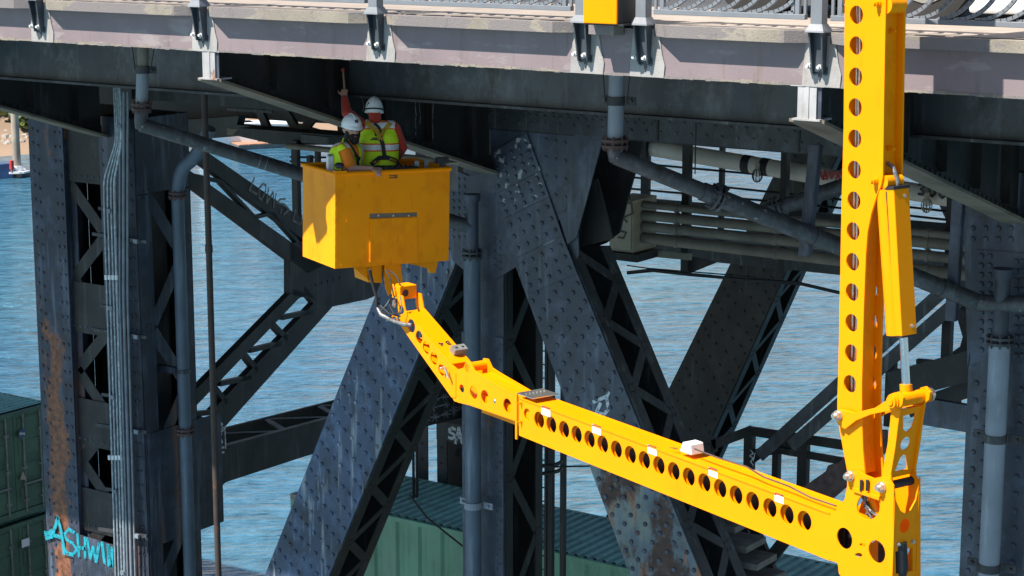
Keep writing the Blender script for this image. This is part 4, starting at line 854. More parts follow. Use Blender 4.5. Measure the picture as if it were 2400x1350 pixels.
# ------------------------------------------------------------------ utility run, catwalk
def utilities():
    p = YP(24.6)
    for k, (y0, y1, r, lab) in enumerate([(479, 526, .055, 'topmost'), (504, 549, .075, 'second'), (530, 578, .075, 'third'), (557, 610, .082, 'lowest')]):
        a, b = at(p, 1508, y0), at(p, 1968, y1); d = (b - a); t = thing('utility_pipe', lab + ' of the four tan utility pipes running from the cabinet', 'pipe', a, 'tan utility pipes')
        MB().tube([a, a + d * 5], r, 14).build('pipe', 'pipe_tan', t, True)
        for u in (.17, .68, 1.4): MB().tube([a + d * u, a + d * (u + .02)], r + .012, 14).build('coupling', 'pipe_tan', t, True)
    a = at(p, 1450, 462); b = at(p, 1505, 588); t = thing('utility_cabinet', 'tan utility cabinet with faint sprayed scribble', 'cabinet', b)
    MB().mm(a.x, b.x, 24.35, 25.0, b.z, at(p, 1505, 465).z).build('body', 'cabinet_tan', t, bevel=.01)
    MB().mm(a.x + .03, b.x - .03, 24.325, 24.349, b.z + .04, at(p, 1505, 465).z - .05).build('door', 'cabinet_tan', t, bevel=.006)
    MB().mm(a.x - .1, b.x + .1, 24.3, 25.0, b.z - .12, b.z - .01).build('base_frame', 'steel_dark', t)
    q = YP(24.325); strokes('graffiti', [ats(q, *l) for l in ([(1462, 480), (1478, 462), (1484, 500), (1460, 510), (1470, 520)], [(1450, 540), (1468, 545), (1462, 558), (1450, 556)])], .03, -EY, 'spray_brown', t)
    # white main with black bands, red scrawl and 300
    q = YP(25.6); a, b = at(q, 1500, 342), at(q, 2240, 466); d = b - a; t = thing('water_main', 'white pipe with black bands, red scrawl and painted 300', 'pipe', a)
    MB().tube([a - d * .1, b + d * 2], .125, 20).build('pipe', 'pipe_white', t, True)
    for x_ in (1768, 1812): u = (x_ - 1500) / 740; MB().tube([a + d * (u - .012), a + d * (u + .014)], .131, 20).build('black_band', 'rubber', t, True)
    qf = YP(25.47); strokes('red_scrawl', [ats(qf, *l) for l in ([(1924, 402), (1930, 420), (1936, 400), (1940, 420)], [(1926, 412), (1934, 420)], [(1944, 402), (1950, 418), (1957, 402)], [(1960, 402), (1970, 420)], [(1971, 404), (1960, 420)])], .025, -EY, 'red_paint', t, .02)
    strokes('painted_number', text_px(YP(25.45), '300', [(2152, 432, 2172, 456), (2178, 436, 2196, 460), (2202, 440, 2220, 464)]), .035, -EY, 'black_paint', t, .02)
    # walkway hung behind the utility pipes
    t = thing('catwalk', 'dark hung catwalk with wire rails behind the tan pipes', 'catwalk', at(YP(26.2), 1500, 590)); p = YP(26.2)
    a, b = at(p, 1440, 575), at(p, 1970, 628); d = b - a
    MB().bar(a, a + d * 5, UP, .2, .06).build('edge_channel', 'steel_grey', t); MB().bar(a + EY * .5 + UP * .06, a + EY * .5 + UP * .06 + d * 5, EY, .95, .04).build('walk_plate', 'steel_dark', t); MB().bar(a + UP * .72, a + UP * .72 + d * 5, UP, .14, .04).build('toe_board', 'steel_dark', t)
    MB().bar(at(YP(24.9), 1440, 585), at(YP(24.9), 1620, 602), UP, .1, .05).build('support_angle', 'pipe_tan', t)
    for x0, y0, y1, wd, yy in ((1608, 330, 640, .12, 25.1), (1690, 335, 560, .06, 27.2), (1508, 330, 470, .08, 25.4), (1516, 330, 470, .05, 27.2), (1838, 350, 640, .1, 25.1), (2226, 455, 700, .08, 25.1)):
        a_ = at(YP(yy), x0, y0); b_ = at(YP(yy), x0, y1); MB().mm(a_.x - wd / 2, a_.x + wd / 2, yy, yy + .1, b_.z, a_.z).build('hanger_post', 'steel_dark', t)
    for y0, y1 in ((382, 412), (415, 452), (443, 472)): MB().tube([at(YP(27.2), 1430, y0 - 5), at(YP(27.2), 1900, y1 + 8), at(YP(27.2), 2300, y1 + 52)], .018, 8).build('rail_wire', 'steel_dark', t)
    MB().prism(ats(YP(25.2), (1597, 600), (1612, 600), (1680, 615), (1618, 640), (1597, 632)), EY * .05).build('knee_bracket', 'steel_dark', t)
    # left continuation of the walkway, behind the bucket
    t = thing('catwalk', 'dark catwalk railing seen past the bearded worker', 'catwalk', at(YP(26.2), 690, 480)); p = YP(26.2)
    for x0, y0, y1, wd in ((688, 330, 600, .13), (722, 365, 600, .08), (740, 350, 480, .07), (1010, 350, 420, .06), (835, 330, 400, .08)):
        a_ = at(p, x0, y0); b_ = at(p, x0, y1); MB().mm(a_.x - wd / 2, a_.x + wd / 2, 26.2, 26.3, b_.z, a_.z).build('post', 'steel_dark', t)
    MB().tube([at(p, 672, 342), at(p, 1100, 382)], .05, 10).build('top_rail', 'pipe_tan', t, True)
    for y0, y1 in ((378, 400), (368, 352)): MB().tube([at(YP(26.4), 680, y0), at(YP(26.4), 1080, y1 + 20)], .018, 8).build('rail_wire', 'steel_dark', t)
    MB().prism(ats(YP(26.3), (560, 300), (800, 318), (800, 340), (640, 338), (545, 316)), EY * .6).build('walk_plate', 'steel_dark', t)
    MB().prism(ats(YP(25.9), (705, 315), (770, 322), (770, 338), (705, 334)), EY * .1).build('sign_plate', 'steel_grey', t)
    MB().bar(at(YP(25.9), 535, 256), at(YP(25.9), 640, 262), UP, .05, .05).build('strut', 'steel_grey', t)
    # branch pipe with flange
    t = thing('branch_pipe', 'dark flanged pipe rising toward the mast above the tan pipes', 'pipe', at(YP(22.6), 1815, 490)); a, b = at(YP(22.4), 1808, 492), at(YP(22.9), 2000, 428)
    MB().tube([a, b], .1, 18).build('pipe', 'pipe_dark', t, True); flange('flange', lerp(a, b, .06), b - a, .16, 'pipe_dark', t); MB().tube([a + (a - b) * .12, a], [.08, .11], 16).build('reducer', 'pipe_dark', t, True)
    # angle hangers for the drain
    for (x0, y0, x1, y1, yy, lab) in ((1908, 340, 1882, 600, 19.0, 'grey angle hanger gripping the drain pipe next to the mast'), (2243, 470, 2226, 752, 20.2, 'grey angle hanger gripping the drain pipe by the edge column')):
        a, b = at(YP(yy), x0, y0), at(YP(yy), x1, y1); t = thing('pipe_hanger', lab, 'hanger', b, 'drain pipe hangers')
        MB().bar(a, b, EX, .11, .02).build('leg_plate', 'steel_blue', t); MB().bar(a + EX * .055 + EY * .04, b + EX * .055 + EY * .04, EY, .09, .02).build('return_plate', 'steel_blue', t)
    # caged work lamps
    for (x_, y_, yy, lab) in ((1775, 408, 25.3, 'caged lamp hanging under the black-banded white pipe'), (2172, 478, 25.3, 'caged lamp hanging under the painted 300')):
        c = at(YP(yy), x_, y_); t = thing('caged_lamp', lab, 'lamp', c, 'caged lamps')
        b = MB(); b.ball(c + UP * .02, .045, .045, .06); b.build('bulb', 'white_plastic', t, True)
        for k in range(5): a = k * math.pi / 5; MB().tube([c + V((math.cos(a) * .075 * math.sin(q_), math.sin(a) * .075 * math.sin(q_), .1 * math.cos(q_) - .02)) for q_ in [2 * math.pi * i / 16 for i in range(17)]], .006, 5).build('guard_wire', 'steel_dark' if x_ < 2000 else 'cabinet_tan', t)
        MB().tube([c + UP * .07, c + UP * .16], .035, 10).build('socket', 'cabinet_tan', t, True)
    # cables slung across the opening
    for k, (pts_, r) in enumerate([([(1470, 622), (1520, 629), (1620, 637), (1720, 645), (1900, 668)], .01), ([(1470, 638), (1525, 632), (1600, 640), (1750, 655), (1870, 662), (1990, 690)], .018), ([(1470, 642), (1530, 636), (1620, 646), (1760, 658), (1880, 668), (2000, 696)], .012)]):
        q = [at(YP(23.5), *v) for v in pts_]
        tag(MB().tube(q, r, 6).build('slung_cable', 'rubber'), ('thin upper cable slung', 'thick middle cable sagging', 'lower cable sagging')[k] + ' across the water between the diagonals', 'cable', 'cables slung under the bridge')
    a = at(YP(19.5), 1632, 250)
    q = [at(YP(20.4), 1632, 262), at(YP(20.4), 1630, 345), at(YP(20.4), 1629, 408)]
    tag(MB().tube(q, .008, 6).build('hanger_rod', 'steel_dark'), 'thin rod hanging in front of the white pipe', 'rod')
utilities()

# ------------------------------------------------------------------ landing, stairs, ladder at the lower edge
def stairs():
    p = YP(23.0); t = thing('landing', 'dark steel landing with angle railing behind the mast', 'platform', at(p, 1900, 1000))
    def rail(a, b, w_, nm='rail', yy=23.0, yb=None): A, B = at(YP(yy), *a), at(YP(yb or yy), *b); MB().bar(A, B, UP, w_, .06).build(nm, 'steel_dark', t)
    rail((1600, 1030), (1680, 1042), .2); rail((1672, 1042), (1762, 1008), .13); rail((1760, 1010), (1990, 1045), .12); rail((1800, 1050), (2000, 1085), .09)
    for x_, y0, y1, wd in ((1757, 1010, 1110, .13), (1820, 1060, 1130, .09), (1884, 1030, 1150, .14), (1662, 1040, 1080, .12)): A, B = at(p, x_, y0), at(p, x_, y1); MB().mm(A.x - wd / 2, A.x + wd / 2, 22.96, 23.06, B.z, A.z).build('post', 'steel_dark', t)
    MB().prism(ats(p, (1765, 1055), (1850, 1030), (1855, 1050), (1830, 1065), (1790, 1068), (1768, 1085)), EY * .05).build('gusset', 'steel_dark', t)
    strokes('scribble', [ats(YP(22.95), *l) for l in ([(1760, 1055), (1766, 1062), (1758, 1068), (1766, 1074), (1760, 1082), (1766, 1090)], [(1770, 1062), (1766, 1080)])], .015, -EY, 'spray_white', t)
    # diagonal angle braces toward the edge column
    t2 = thing('angle_brace', 'pair of dark angle braces rising behind the mast foot', 'bracing', at(p, 1830, 1050))
    for a, b, w_ in (((1780, 1068), (2240, 655), .16), ((1855, 1045), (2245, 705), .16)): MB().bar(at(YP(22.6), *a), at(YP(22.6), *b), UP, w_, .05).build('angle', 'steel_grey', t2)
    t3 = thing('angle_brace', 'rusted ragged brace end beside the mast foot', 'bracing', at(p, 1900, 1150))
    MB().prism(ats(YP(22.5), (1870, 1150), (1935, 1105), (1940, 1092), (1965, 1085), (2040, 1010), (2075, 1010), (2075, 1060), (1950, 1170), (1900, 1180)), EY * .08).build('plate', 'flange_rust', t3)
    # platform at the edge column
    t4 = thing('platform', 'dark steel platform brackets beside the edge column', 'platform', at(p, 2200, 900))
    for (a, b, w_, yy) in (((2150, 850), (2300, 862), .1, 23.2), ((2090, 905), (2300, 850), .36, 22.3), ((2130, 960), (2290, 905), .2, 22.6), ((2160, 962), (2300, 985), .32, 21.2), ((2080, 870), (2230, 895), .1, 23.4)): MB().bar(at(YP(yy), *a), at(YP(yy), *b), UP, w_, .08).build('beam', 'steel_dark' if w_ != .32 else 'steel_blue', t4)
    for x_, y0, y1 in ((2222, 740, 850), (2090, 830, 1000), (2240, 910, 955)): A, B = at(YP(22.9), x_, y0), at(YP(22.9), x_, y1); MB().mm(A.x - .06, A.x + .06, 22.86, 22.96, B.z, A.z).build('post', 'steel_dark', t4)
    MB().prism(ats(YP(23.6), (2236, 720), (2290, 740), (2290, 850), (2232, 850), (2230, 826), (2250, 812), (2256, 790)), EY * .3).build('bearing_block', 'steel_grey', t4)
    # stair flight
    t = thing('stair_flight', 'weathered timber steps in a dark steel stair under the yellow arm', 'stairs', at(YP(22.0), 1650, 1340)); p = YP(21.95)
    steps = [(1608, 1180, 1668), (1590, 1216, 1690), (1615, 1262, 1698), (1640, 1302, 1712), (1660, 1342, 1726), (1680, 1386, 1745)]
    for (x0, y_, x1) in steps:
        A = at(YP(21.9), x0, y_); B = at(YP(21.9), x1, y_ - 22); L = (B.x - A.x)
        MB().mm(A.x, A.x + .85, 21.9, 22.45, A.z - .05, A.z + .04).build('tread', 'wood_step', t, bevel=.01)
    MB().prism(ats(YP(21.85), (1585, 1170), (1610, 1150), (1760, 1420), (1725, 1430)), EY * .05).build('stringer', 'steel_blue', t); MB().prism(ats(YP(22.5), (1652, 1190), (1672, 1185), (1772, 1400), (1740, 1400)), EY * .05).build('stringer', 'steel_grey', t)
    MB().bar(at(YP(21.8), 1592, 1243), at(YP(21.8), 1686, 1268), UP, .1, .04).build('rail', 'steel_grey', t); MB().bar(at(YP(21.8), 1655, 1200), at(YP(21.8), 1740, 1420), EX, .12, .04).build('rail', 'steel_blue', t)
    strokes('scribble', [ats(YP(21.77), *l) for l in ([(1674, 1225), (1680, 1228), (1678, 1236)], [(1680, 1244), (1688, 1246)], [(1684, 1256), (1690, 1260), (1686, 1266)], [(1692, 1272), (1698, 1282)])], .014, -EY, 'spray_white', t)
    # braces crossing below the arm
    t = thing('cross_brace', 'dark crossing braces with white scribble below the yellow arm', 'bracing', at(YP(22.8), 1790, 1340))
    for a, b, w_ in (((1752, 1230), (1830, 1420), .3), ((1700, 1290), (1762, 1230), .16), ((1735, 1400), (1768, 1250), .12), ((1790, 1330), (1860, 1240), .16)): MB().bar(at(YP(22.8), *a), at(YP(22.8), *b), EX, w_, .08).build('brace', 'steel_dark', t)
    strokes('scribble', [ats(YP(22.74), *l) for l in ([(1752, 1242), (1758, 1246), (1752, 1252), (1758, 1258)], [(1774, 1300), (1782, 1308), (1776, 1318), (1790, 1316), (1782, 1330), (1794, 1326), (1786, 1342)], [(1778, 1306), (1792, 1336)], [(1796, 1330), (1790, 1350), (1802, 1345)])], .014, -EY, 'spray_white', t)
    # caged ladder behind the central column
    t = thing('ladder', 'dark caged ladder behind the central column', 'ladder', at(YP(24.5), 1300, 1180)); p = YP(24.5)
    for x_, w_ in ((1284, .06), (1292, .1), (1322, .07)): A, B = at(p, x_, 780), at(p, x_, 1200); MB().mm(A.x - w_ / 2, A.x + w_ / 2, 24.46, 24.54, -17.5, A.z).build('rail', 'steel_dark', t)
    for k in range(22): A, B = at(p, 1266, 790 + k * 32), at(p, 1288, 792 + k * 32); MB().tube([A, B], .012, 6).build('rung', 'steel_dark', t)
    for y_ in (1068, 1085): c = at(p, 1292, y_); MB().tube([c + V((math.cos(a) * .33, -.3 + math.sin(a) * .33, 0)) for a in [R(x_) for x_ in range(-200, 30, 15)]], .03, 8).build('cage_hoop', 'steel_dark', t)
    q = [at(YP(22.2), 1268, 1088), at(YP(22.2), 1300, 1094), at(YP(22.2), 1400, 1092)]; tag(MB().tube(q, .014, 6).build('tie_rope', 'rubber'), 'dark rope tied from the central column to the diagonal', 'rope')
    q = [at(YP(24), 960, 1160), at(YP(24), 1000, 1212), at(YP(24), 1040, 1245), at(YP(24), 1092, 1286)]; tag(MB().tube(q, .016, 6).build('slack_rope', 'rubber'), 'slack dark rope hanging in front of the green container', 'rope')
    for k, x_ in enumerate((968, 976)):
        A = at(YP(31), x_, 990); tag(MB().tube([A, V((A.x, A.y, -17.5))], .03, 8).build('thin_pole', 'steel_dark'), ('left', 'right')[k] + ' of two thin dark poles beside the far column', 'pole', 'thin poles by the far column')
stairs()

# ------------------------------------------------------------------ shipping containers
def containers():
    Y0, Y1, H = 29.73, 32.17, 2.62
    def cont(x0, x1, zt, label, m='cont_green'):
        t = thing('shipping_container', label, 'container', ((x0 + x1) / 2, Y0, zt - H), 'green shipping containers on the pier'); zb = zt - H
        f = MB()
        for x_ in (x0, x1 - .16):
            for y_ in (Y0, Y1 - .16): f.mm(x_, x_ + .16, y_, y_ + .16, zb, zt)
        for y_ in (Y0, Y1 - .12): f.mm(x0 + .16, x1 - .16, y_ + .01, y_ + .11, zt - .1, zt - .005); f.mm(x0 + .16, x1 - .16, y_ + .01, y_ + .11, zb + .01, zb + .16)
        for x_ in (x0, x1 - .12): f.mm(x_ + .005, x_ + .11, Y0 + .16, Y1 - .16, zt - .11, zt - .004); f.mm(x_ + .005, x_ + .11, Y0 + .16, Y1 - .16, zb + .01, zb + .16)
        f.build('frame', m, t, bevel=.008)
        for k, (x_, y_) in enumerate(((x0, Y0), (x1 - .18, Y0), (x0, Y1 - .18), (x1 - .18, Y1 - .18))): MB().mm(x_ - .004, x_ + .184, y_ - .004, y_ + .184, zt - .12, zt + .006).build('corner_casting', 'bar_grey', t, bevel=.01)
        s = MB(); pr = [(0, 0), (.34, 0), (.4, .045), (.5, .045), (.56, 0)]; x = x0 + .16; pts_ = []
        while x < x1 - .16: pts_ += [(min(x + a, x1 - .16), b) for a, b in pr[:-1]]; x += .56
        for y_, sg in ((Y0 + .02, 1), (Y1 - .02, -1)):
            v = [V((a, y_ + sg * b, z)) for z in (zb + .16, zt - .1) for a, b in pts_]; n = len(pts_); s.add(v, [[i, i + 1, n + i + 1, n + i] if sg > 0 else [n + i, n + i + 1, i + 1, i] for i in range(n - 1)])
        s.build('side_panel', m, t)
        r = MB(); x = x0 + .1; pts_ = []
        while x < x1 - .15: pts_ += [(x, 0), (x + .09, 0), (x + .12, .04), (x + .18, .04)]; x += .21
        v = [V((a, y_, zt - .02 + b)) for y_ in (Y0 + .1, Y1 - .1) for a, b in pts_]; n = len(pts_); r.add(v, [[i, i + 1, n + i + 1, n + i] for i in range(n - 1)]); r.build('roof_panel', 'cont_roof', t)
        MB().mm(x0 + .05, x1 - .05, Y0 + .05, Y1 - .05, zb + .05, zb + .15).build('floor', 'bar_grey', t); MB().mm(x0 + .06, x0 + .08, Y0 + .16, Y1 - .16, zb + .16, zt - .1).build('end_panel', m, t)
        # door end faces +X
        for j, (ya, yb) in enumerate(((Y0 + .16, (Y0 + Y1) / 2 - .006), ((Y0 + Y1) / 2 + .006, Y1 - .16))):
            d_ = MB(); d_.mm(x1 - .09, x1 - .05, ya, yb, zb + .17, zt - .12)
            for k in range(4): z = zb + .35 + k * .58; d_.mm(x1 - .05, x1 - .03, ya + .12, yb - .12, z, z + .36)
            dd = d_.build('door', 'cont_door', t, bevel=.008)
            for u in (.25, .75):
                y_ = ya + (yb - ya) * u; MB().tube([V((x1 + .0, y_, zb + .1)), V((x1 + .0, y_, zt - .08))], .022, 8).build('lock_rod', 'bar_grey', dd, True)
                for z in (zb + .4, zb + 1.2, zb + 2.1): MB().mm(x1 - .03, x1 + .03, y_ - .06, y_ + .06, z - .03, z + .03).build('rod_guide', 'bar_grey', dd)
            MB().mm(x1 + .0, x1 + .03, ya + .2, yb - .2, zb + .78, zb + .82).build('handle', 'bar_grey', dd)
        return t
    cont(-26.4, -14.56, -12.0, 'upper green container crossing behind the central column')
    cont(-14.4, -2.2, -12.0, 'upper green container behind the stairs under the arm')
    a = cont(-48.4, -36.2, -12.0, 'upper green container with latched doors beside the twin-leg column', 'cont_door'); b = cont(-48.4, -36.2, -14.75, 'lower green container with latched doors under its twin', 'cont_door')
    P = XP(-36.165)
    t = a; c = at(P, 52, 1016); MB().tube([c - EX * .004, c + EX * .004], .11, 20).build('blue_sticker', 'boat_blue', t); strokes('sticker_text', text_px(P, 'NYK', [(46, 1014, 49.5, 1019), (50.5, 1014, 54, 1019), (55, 1014, 58.5, 1019)]), .015, EX, 'decal', t, .01)
    MB().prism(ats(P, (54, 1104), (47, 1124), (62, 1124)), EX * .006).build('warning_triangle', 'cabinet_tan', t)
    c = at(P, 60, 1272); MB().mm(-36.168, -36.162, c.y - .12, c.y + .12, c.z - .1, c.z + .1).build('blue_sticker', 'decal', b)
    cont(-26.4, -14.56, -14.75, 'lower green container beneath the one crossing the central column'); cont(-14.4, -2.2, -14.75, 'lower green container beneath the one behind the stairs')
containers()
pier()

# ================================================================== UNDER-BRIDGE CRANE
T20 = R(20); E1 = V((-math.cos(T20), math.sin(T20), 0)); E2 = V((-math.sin(T20), -math.cos(T20), 0)); CC = -11.30
def CP(off=0): return pl(E2, CC + off)
def ell(plane, cx, cy, rx, ry, n=20): return [at(plane, cx + rx * math.cos(2 * math.pi * i / n), cy + ry * math.sin(2 * math.pi * i / n)) for i in range(n)]
def fbolt(name, c, ax, r, m, parent, h=.03, nut=True):
    ax = V(ax); b = MB(); c = V(c); b.tube([c - ax * .01, c + ax * h * .35], r, 18); b.tube([c + ax * h * .35, c + ax * h], r * .8, 6 if nut else 16); b.tube([c + ax * h, c + ax * h * 1.4], r * .45, 12); return b.build(name, m, parent)
def crane():
    root = thing('inspection_crane', 'yellow under-bridge inspection crane with mast, folding arm and bucket', 'crane', at(CP(), 2050, 1340))
    # ---- mast
    W = .225; th = .018; p0 = CP(0)
    left = [(1986, -760), (1980, -40), (1977, 300), (1972, 480), (1966, 800), (1962, 955), (1966, 1000), (1976, 1055), (1986, 1108), (1996, 1128)]
    right = [(2020, 1135), (2028, 1118), (2023, 1060), (2020, 985), (2020, 900), (2024, 733), (2029, 600), (2033, 545), (2042, 500), (2055, 458), (2065, 434), (2069, 414), (2073, 150), (2077, -40), (2083, -760)]
    out = ats(p0, *(left + right)); hs = [(2008, -40), (2007, 35), (2006, 107), (2005, 180), (2004, 252), (2003, 325), (2002, 398), (2001, 470), (1999, 542), (1998, 614), (1997, 685), (1996, 757), (1995, 828), (1992, 900)]
    holes = [circle(at(p0, *h), E1, UP, .073) for h in hs]
    mast = curve_plate('mast', out, holes, -E2 * th, 'yellow', root, .002)
    curve_plate('rear_plate', [q - E2 * (W - th) for q in out], [[q - E2 * (W - th) for q in h] for h in holes], -E2 * th, 'yellow', mast, .002)
    rp = ats(p0, *right[1:]); b = MB()
    for i in range(len(rp) - 1): a, c = rp[i] + E1 * .075 - E2 * (th + .001), rp[i + 1] + E1 * .075 - E2 * (th + .001); b.prism([a, c, c - E2 * (W - 2 * th - .002), a - E2 * (W - 2 * th - .002)], E1 * .012)
    b.build('recessed_web', 'yellow_worn', mast)
    lp = ats(p0, *left); b = MB()
    for i in range(len(lp) - 1): a, c = lp[i] - E1 * .04 - E2 * (th + .001), lp[i + 1] - E1 * .04 - E2 * (th + .001); b.prism([a, c, c - E2 * (W - 2 * th - .002), a - E2 * (W - 2 * th - .002)], -E1 * .012)
    b.build('inner_web', 'yellow_worn', mast)
    for k in range(5):
        x_ = 2000 + k * 4; pts_ = [at(CP(-.09 - .02 * (k % 2)), x_ + random.uniform(-2, 2) - y_ * .012, y_) for y_ in range(-300, 1000, 90)]
        MB().tube(pts_, .011 if k % 2 else .014, 8).build('hydraulic_hose', 'rubber' if k in (0, 3) else 'steel_bright', mast, True)
    MB().prism(ats(CP(-.15), (1992, -300), (2026, -300), (2010, 930), (1980, 930)), -E2 * .01).build('hole_shade_backing', 'rubber', mast)  # black strip standing in for the shade inside the mast holes
    c = at(CP(-.02), 2092, 12) + E1 * .075; MB().tube([c + E2 * .002, c - E2 * (W - .06)], .072, 20).build('pivot_pin', 'yellow_worn', mast, True)
    for x_, y_ in ((2060, 8), (2053, 424)): fbolt('bolt', at(CP(.001), x_, y_), E2, .028, 'yellow', mast, .045, False)
    for x_, y_ in ((2103, 75), (2098, 352)):
        c = at(pl(E1, rp[0].dot(E1)), x_, y_); a = at(p0, 2072, y_) + E1 * .075; c = a - E2 * .13; fbolt('bolt', c, -E1, .022, 'yellow', mast, .05)
    c = at(p0, 2072, 40) + E1 * .072 - E2 * .12; MB().tube([c - UP * .001, c - E1 * .004], .03, 14).build('cable_hole', 'rubber', mast)
    c0 = at(p0, 2070, 388) + E1 * .06 - E2 * .12; MB().tube([c0 + E1 * .01, c0 - E1 * .05 - UP * .02, c0 - E1 * .1 - UP * .12, at(CP(-.13), 2103, 442)], .018, 8).build('hose_pair', 'hose_wrap', mast, True)
    c = at(CP(-.02), 2080, 428) + E1 * .05; MB().tube([c, c - E2 * .18], .055, 18).build('trunnion', 'yellow_worn', mast, True)
    # upper boom running back over the railing to the truck
    tp = at(CP(-.1), 2035, -690); MB().bar(tp - UP * .1, tp + V((.5, 3.6, .25)), UP, .45, .3).build('upper_boom', 'yellow', root, bevel=.01)
    # ---- arm: outer telescopic section with the joint cheeks
    WA = .29; pa = CP(.03)
    top = [(1216, 932), (1950, 1202)]
    outl = top + [(1968, 1190), (1980, 1168), (1985, 1140), (1986, 1118), (1994, 1107), (2010, 1103), (2030, 1114), (2048, 1121), (2068, 1117), (2084, 1121), (2094, 1138), (2097, 1168), (2093, 1300), (2088, 1425), (2020, 1405), (1966, 1345), (1963, 1320), (1940, 1312), (1216, 1019)]
    ah = [(102, 262), (182, 300), (264, 332), (350, 364), (434, 397), (521, 430), (610, 463), (702, 498), (796, 534), (890, 570), (988, 606), (1088, 645), (1189, 683), (1294, 722), (1400, 762), (1507, 805), (1619, 848), (1735, 892), (1850, 935), (1968, 978)]
    ah = [(1200 + x / 2.872, 880 + y / 2.872) for x, y in ah]; hl = []
    for i, h in enumerate(ah): hl.append(circle(at(pa, *h), E1, UP, .06 if i == 0 else .085))
    joint_h = [ell(pa, 2035, 1187, 27, 31), circle(at(pa, 1979, 1262), E1, UP, .09), circle(at(pa, 2055, 1293), E1, UP, .094), ell(pa, 2021, 1277, 7, 4, 10), ell(pa, 2012, 1301, 9, 5, 10)]
    o = ats(pa, *outl); arm = curve_plate('arm', o, hl + joint_h, -E2 * .014, 'yellow', root, .002)
    sh = -E2 * (WA - .014); curve_plate('rear_cheek', [q + sh for q in o], [[q + sh for q in h] for h in hl + joint_h[1:3]], -E2 * .014, 'yellow', arm, .002)
    a, c = at(pa, 1216, 932), at(pa, 1950, 1202); MB().prism([a - UP * .005 - E2 * .015, c - UP * .005 - E2 * .015, c - UP * .005 - E2 * (WA - .015), a - UP * .005 - E2 * (WA - .015)], -UP * .014).build('top_plate', 'yellow', arm)
    a, c = at(pa, 1216, 1019), at(pa, 1940, 1312); MB().prism([a + UP * .03 - E2 * .015, c + UP * .03 - E2 * .015, c + UP * .03 - E2 * (WA - .015), a + UP * .03 - E2 * (WA - .015)], UP * .014).build('bottom_plate', 'yellow_worn', arm)
    for y0, y1, dz in ((932, 1202, -.004), (1019, 1312, .0)): a, c = at(CP(.031), 1218, y0), at(CP(.031), 1945, y1); MB().bar(a + UP * dz, c + UP * dz, UP, .014, .012).build('edge_bead', 'yellow', arm)
    # inner beam visible through the holes
    a, c = at(CP(-.05), 1130, 945), at(CP(-.05), 1260, 992); MB().bar(a - E2 * .07, c - E2 * .07, UP, .2, .15).build('inner_beam', 'yellow_worn', arm)
    b0_ = [at(CP(-.012), 1225, 948), at(CP(-.012), 1958, 1219), at(CP(-.012), 1958, 1302), at(CP(-.012), 1225, 1006)]
    curve_plate('inner_tube', b0_, [circle(at(CP(-.012), *h) - E1 * .052, E1, UP, .05 if i == 0 else .08) for i, h in enumerate(ah) ], -E2 * .01, 'yellow', arm)
    MB().prism([q - E2 * .1 for q in b0_], -E2 * .01).build('hole_shade_plate', 'rubber', arm)  # black sheet painting the dark interior seen through the arm holes
    MB().prism(ats(CP(-.16), (1979, 1225), (2002, 1228), (2002, 1318), (1979, 1316)), -E2 * .01).build('hole_shade_plate', 'rubber', arm); MB().prism(ats(CP(-.16), (2058, 1255), (2085, 1258), (2085, 1345), (2058, 1340)), -E2 * .01).build('hole_shade_plate', 'rubber', arm)  # black plates added as shade behind part of each joint hole
    # collar
    a, c = at(CP(.045), 1211, 928), at(CP(.045), 1211, 1024); MB().prism([a + UP * .02, c - UP * .03, c - UP * .03 + E1 * .03, a + UP * .02 + E1 * .03], -E2 * .02).build('collar', 'yellow', arm, bevel=.004)
    q = at(CP(.045), 1211, 925); MB().prism([q + UP * .01, q + UP * .01 - E2 * .32, q + UP * .01 - E2 * .32 - E1 * .28, q + UP * .01 - E1 * .28 - UP * 0], UP * .01).build('wear_plate', 'steel_bright', arm)
    for x_, y_ in ((1222, 944), (1222, 988)): fbolt('bolt', at(CP(.032), x_, y_), E2, .015, 'yellow', arm, .03)
    for i in range(6):
        g = q - E2 * (.05 + .045 * i) - E1 * .1 + UP * .021; MB().tube([g, g + UP * .008], .01, 8).build('screw', 'steel_bright', arm)
    for x_, y_ in ((1279, 964), (1398, 1007), (1528, 1055), (1671, 1108), (1826, 1168)):
        pd = CP(.0325); ex_ = (1950 - 1216); sl = (1202 - 932) / ex_; d_ = MB().prism(ats(pd, (x_ - 10, y_ - 10 - 10 * sl), (x_ + 11, y_ - 10 + 11 * sl), (x_ + 11, y_ + 10 + 11 * sl), (x_ - 10, y_ + 10 - 10 * sl)), E2 * .002).build('decal', 'decal', arm)
        strokes('decal_print', [ats(CP(.0345), (x_ - 6, y_ - 12), (x_ + 7, y_ - 7))], .012, E2, 'red_paint', d_, .001); strokes('decal_print', [ats(CP(.0345), (x_ - 9, y_ - 11), (x_ - 7, y_ - 10)), ats(CP(.0345), (x_ + 8, y_ - 7), (x_ + 10, y_ - 6))], .012, E2, 'black_paint', d_, .001)
    # sensor box and cable on the arm
    a = at(CP(.0), 1592, 1058); u = (at(pa, 1950, 1202) - at(pa, 1216, 932)).normalized(); up2 = u.cross(E2); up2 = up2 if up2.z > 0 else -up2
    s = MB(); k0 = a + up2 * .0
    s.prism([k0, k0 + u * .17, k0 + u * .15 + up2 * .1, k0 + u * .04 + up2 * .1], -E2 * .16); s.build('sensor_cover', 'white_plastic', arm, bevel=.012)
    pts_ = [at(CP(-.03), x_, y_) for x_, y_ in ((1628, 1052), (1680, 1072), (1750, 1094), (1790, 1118), (1850, 1140), (1900, 1166), (1960, 1186))]
    pts_ = [q + up2 * 0 for q in pts_]; MB().tube(pts_, .008, 6).build('sensor_cable', 'flange_rust', arm, True)
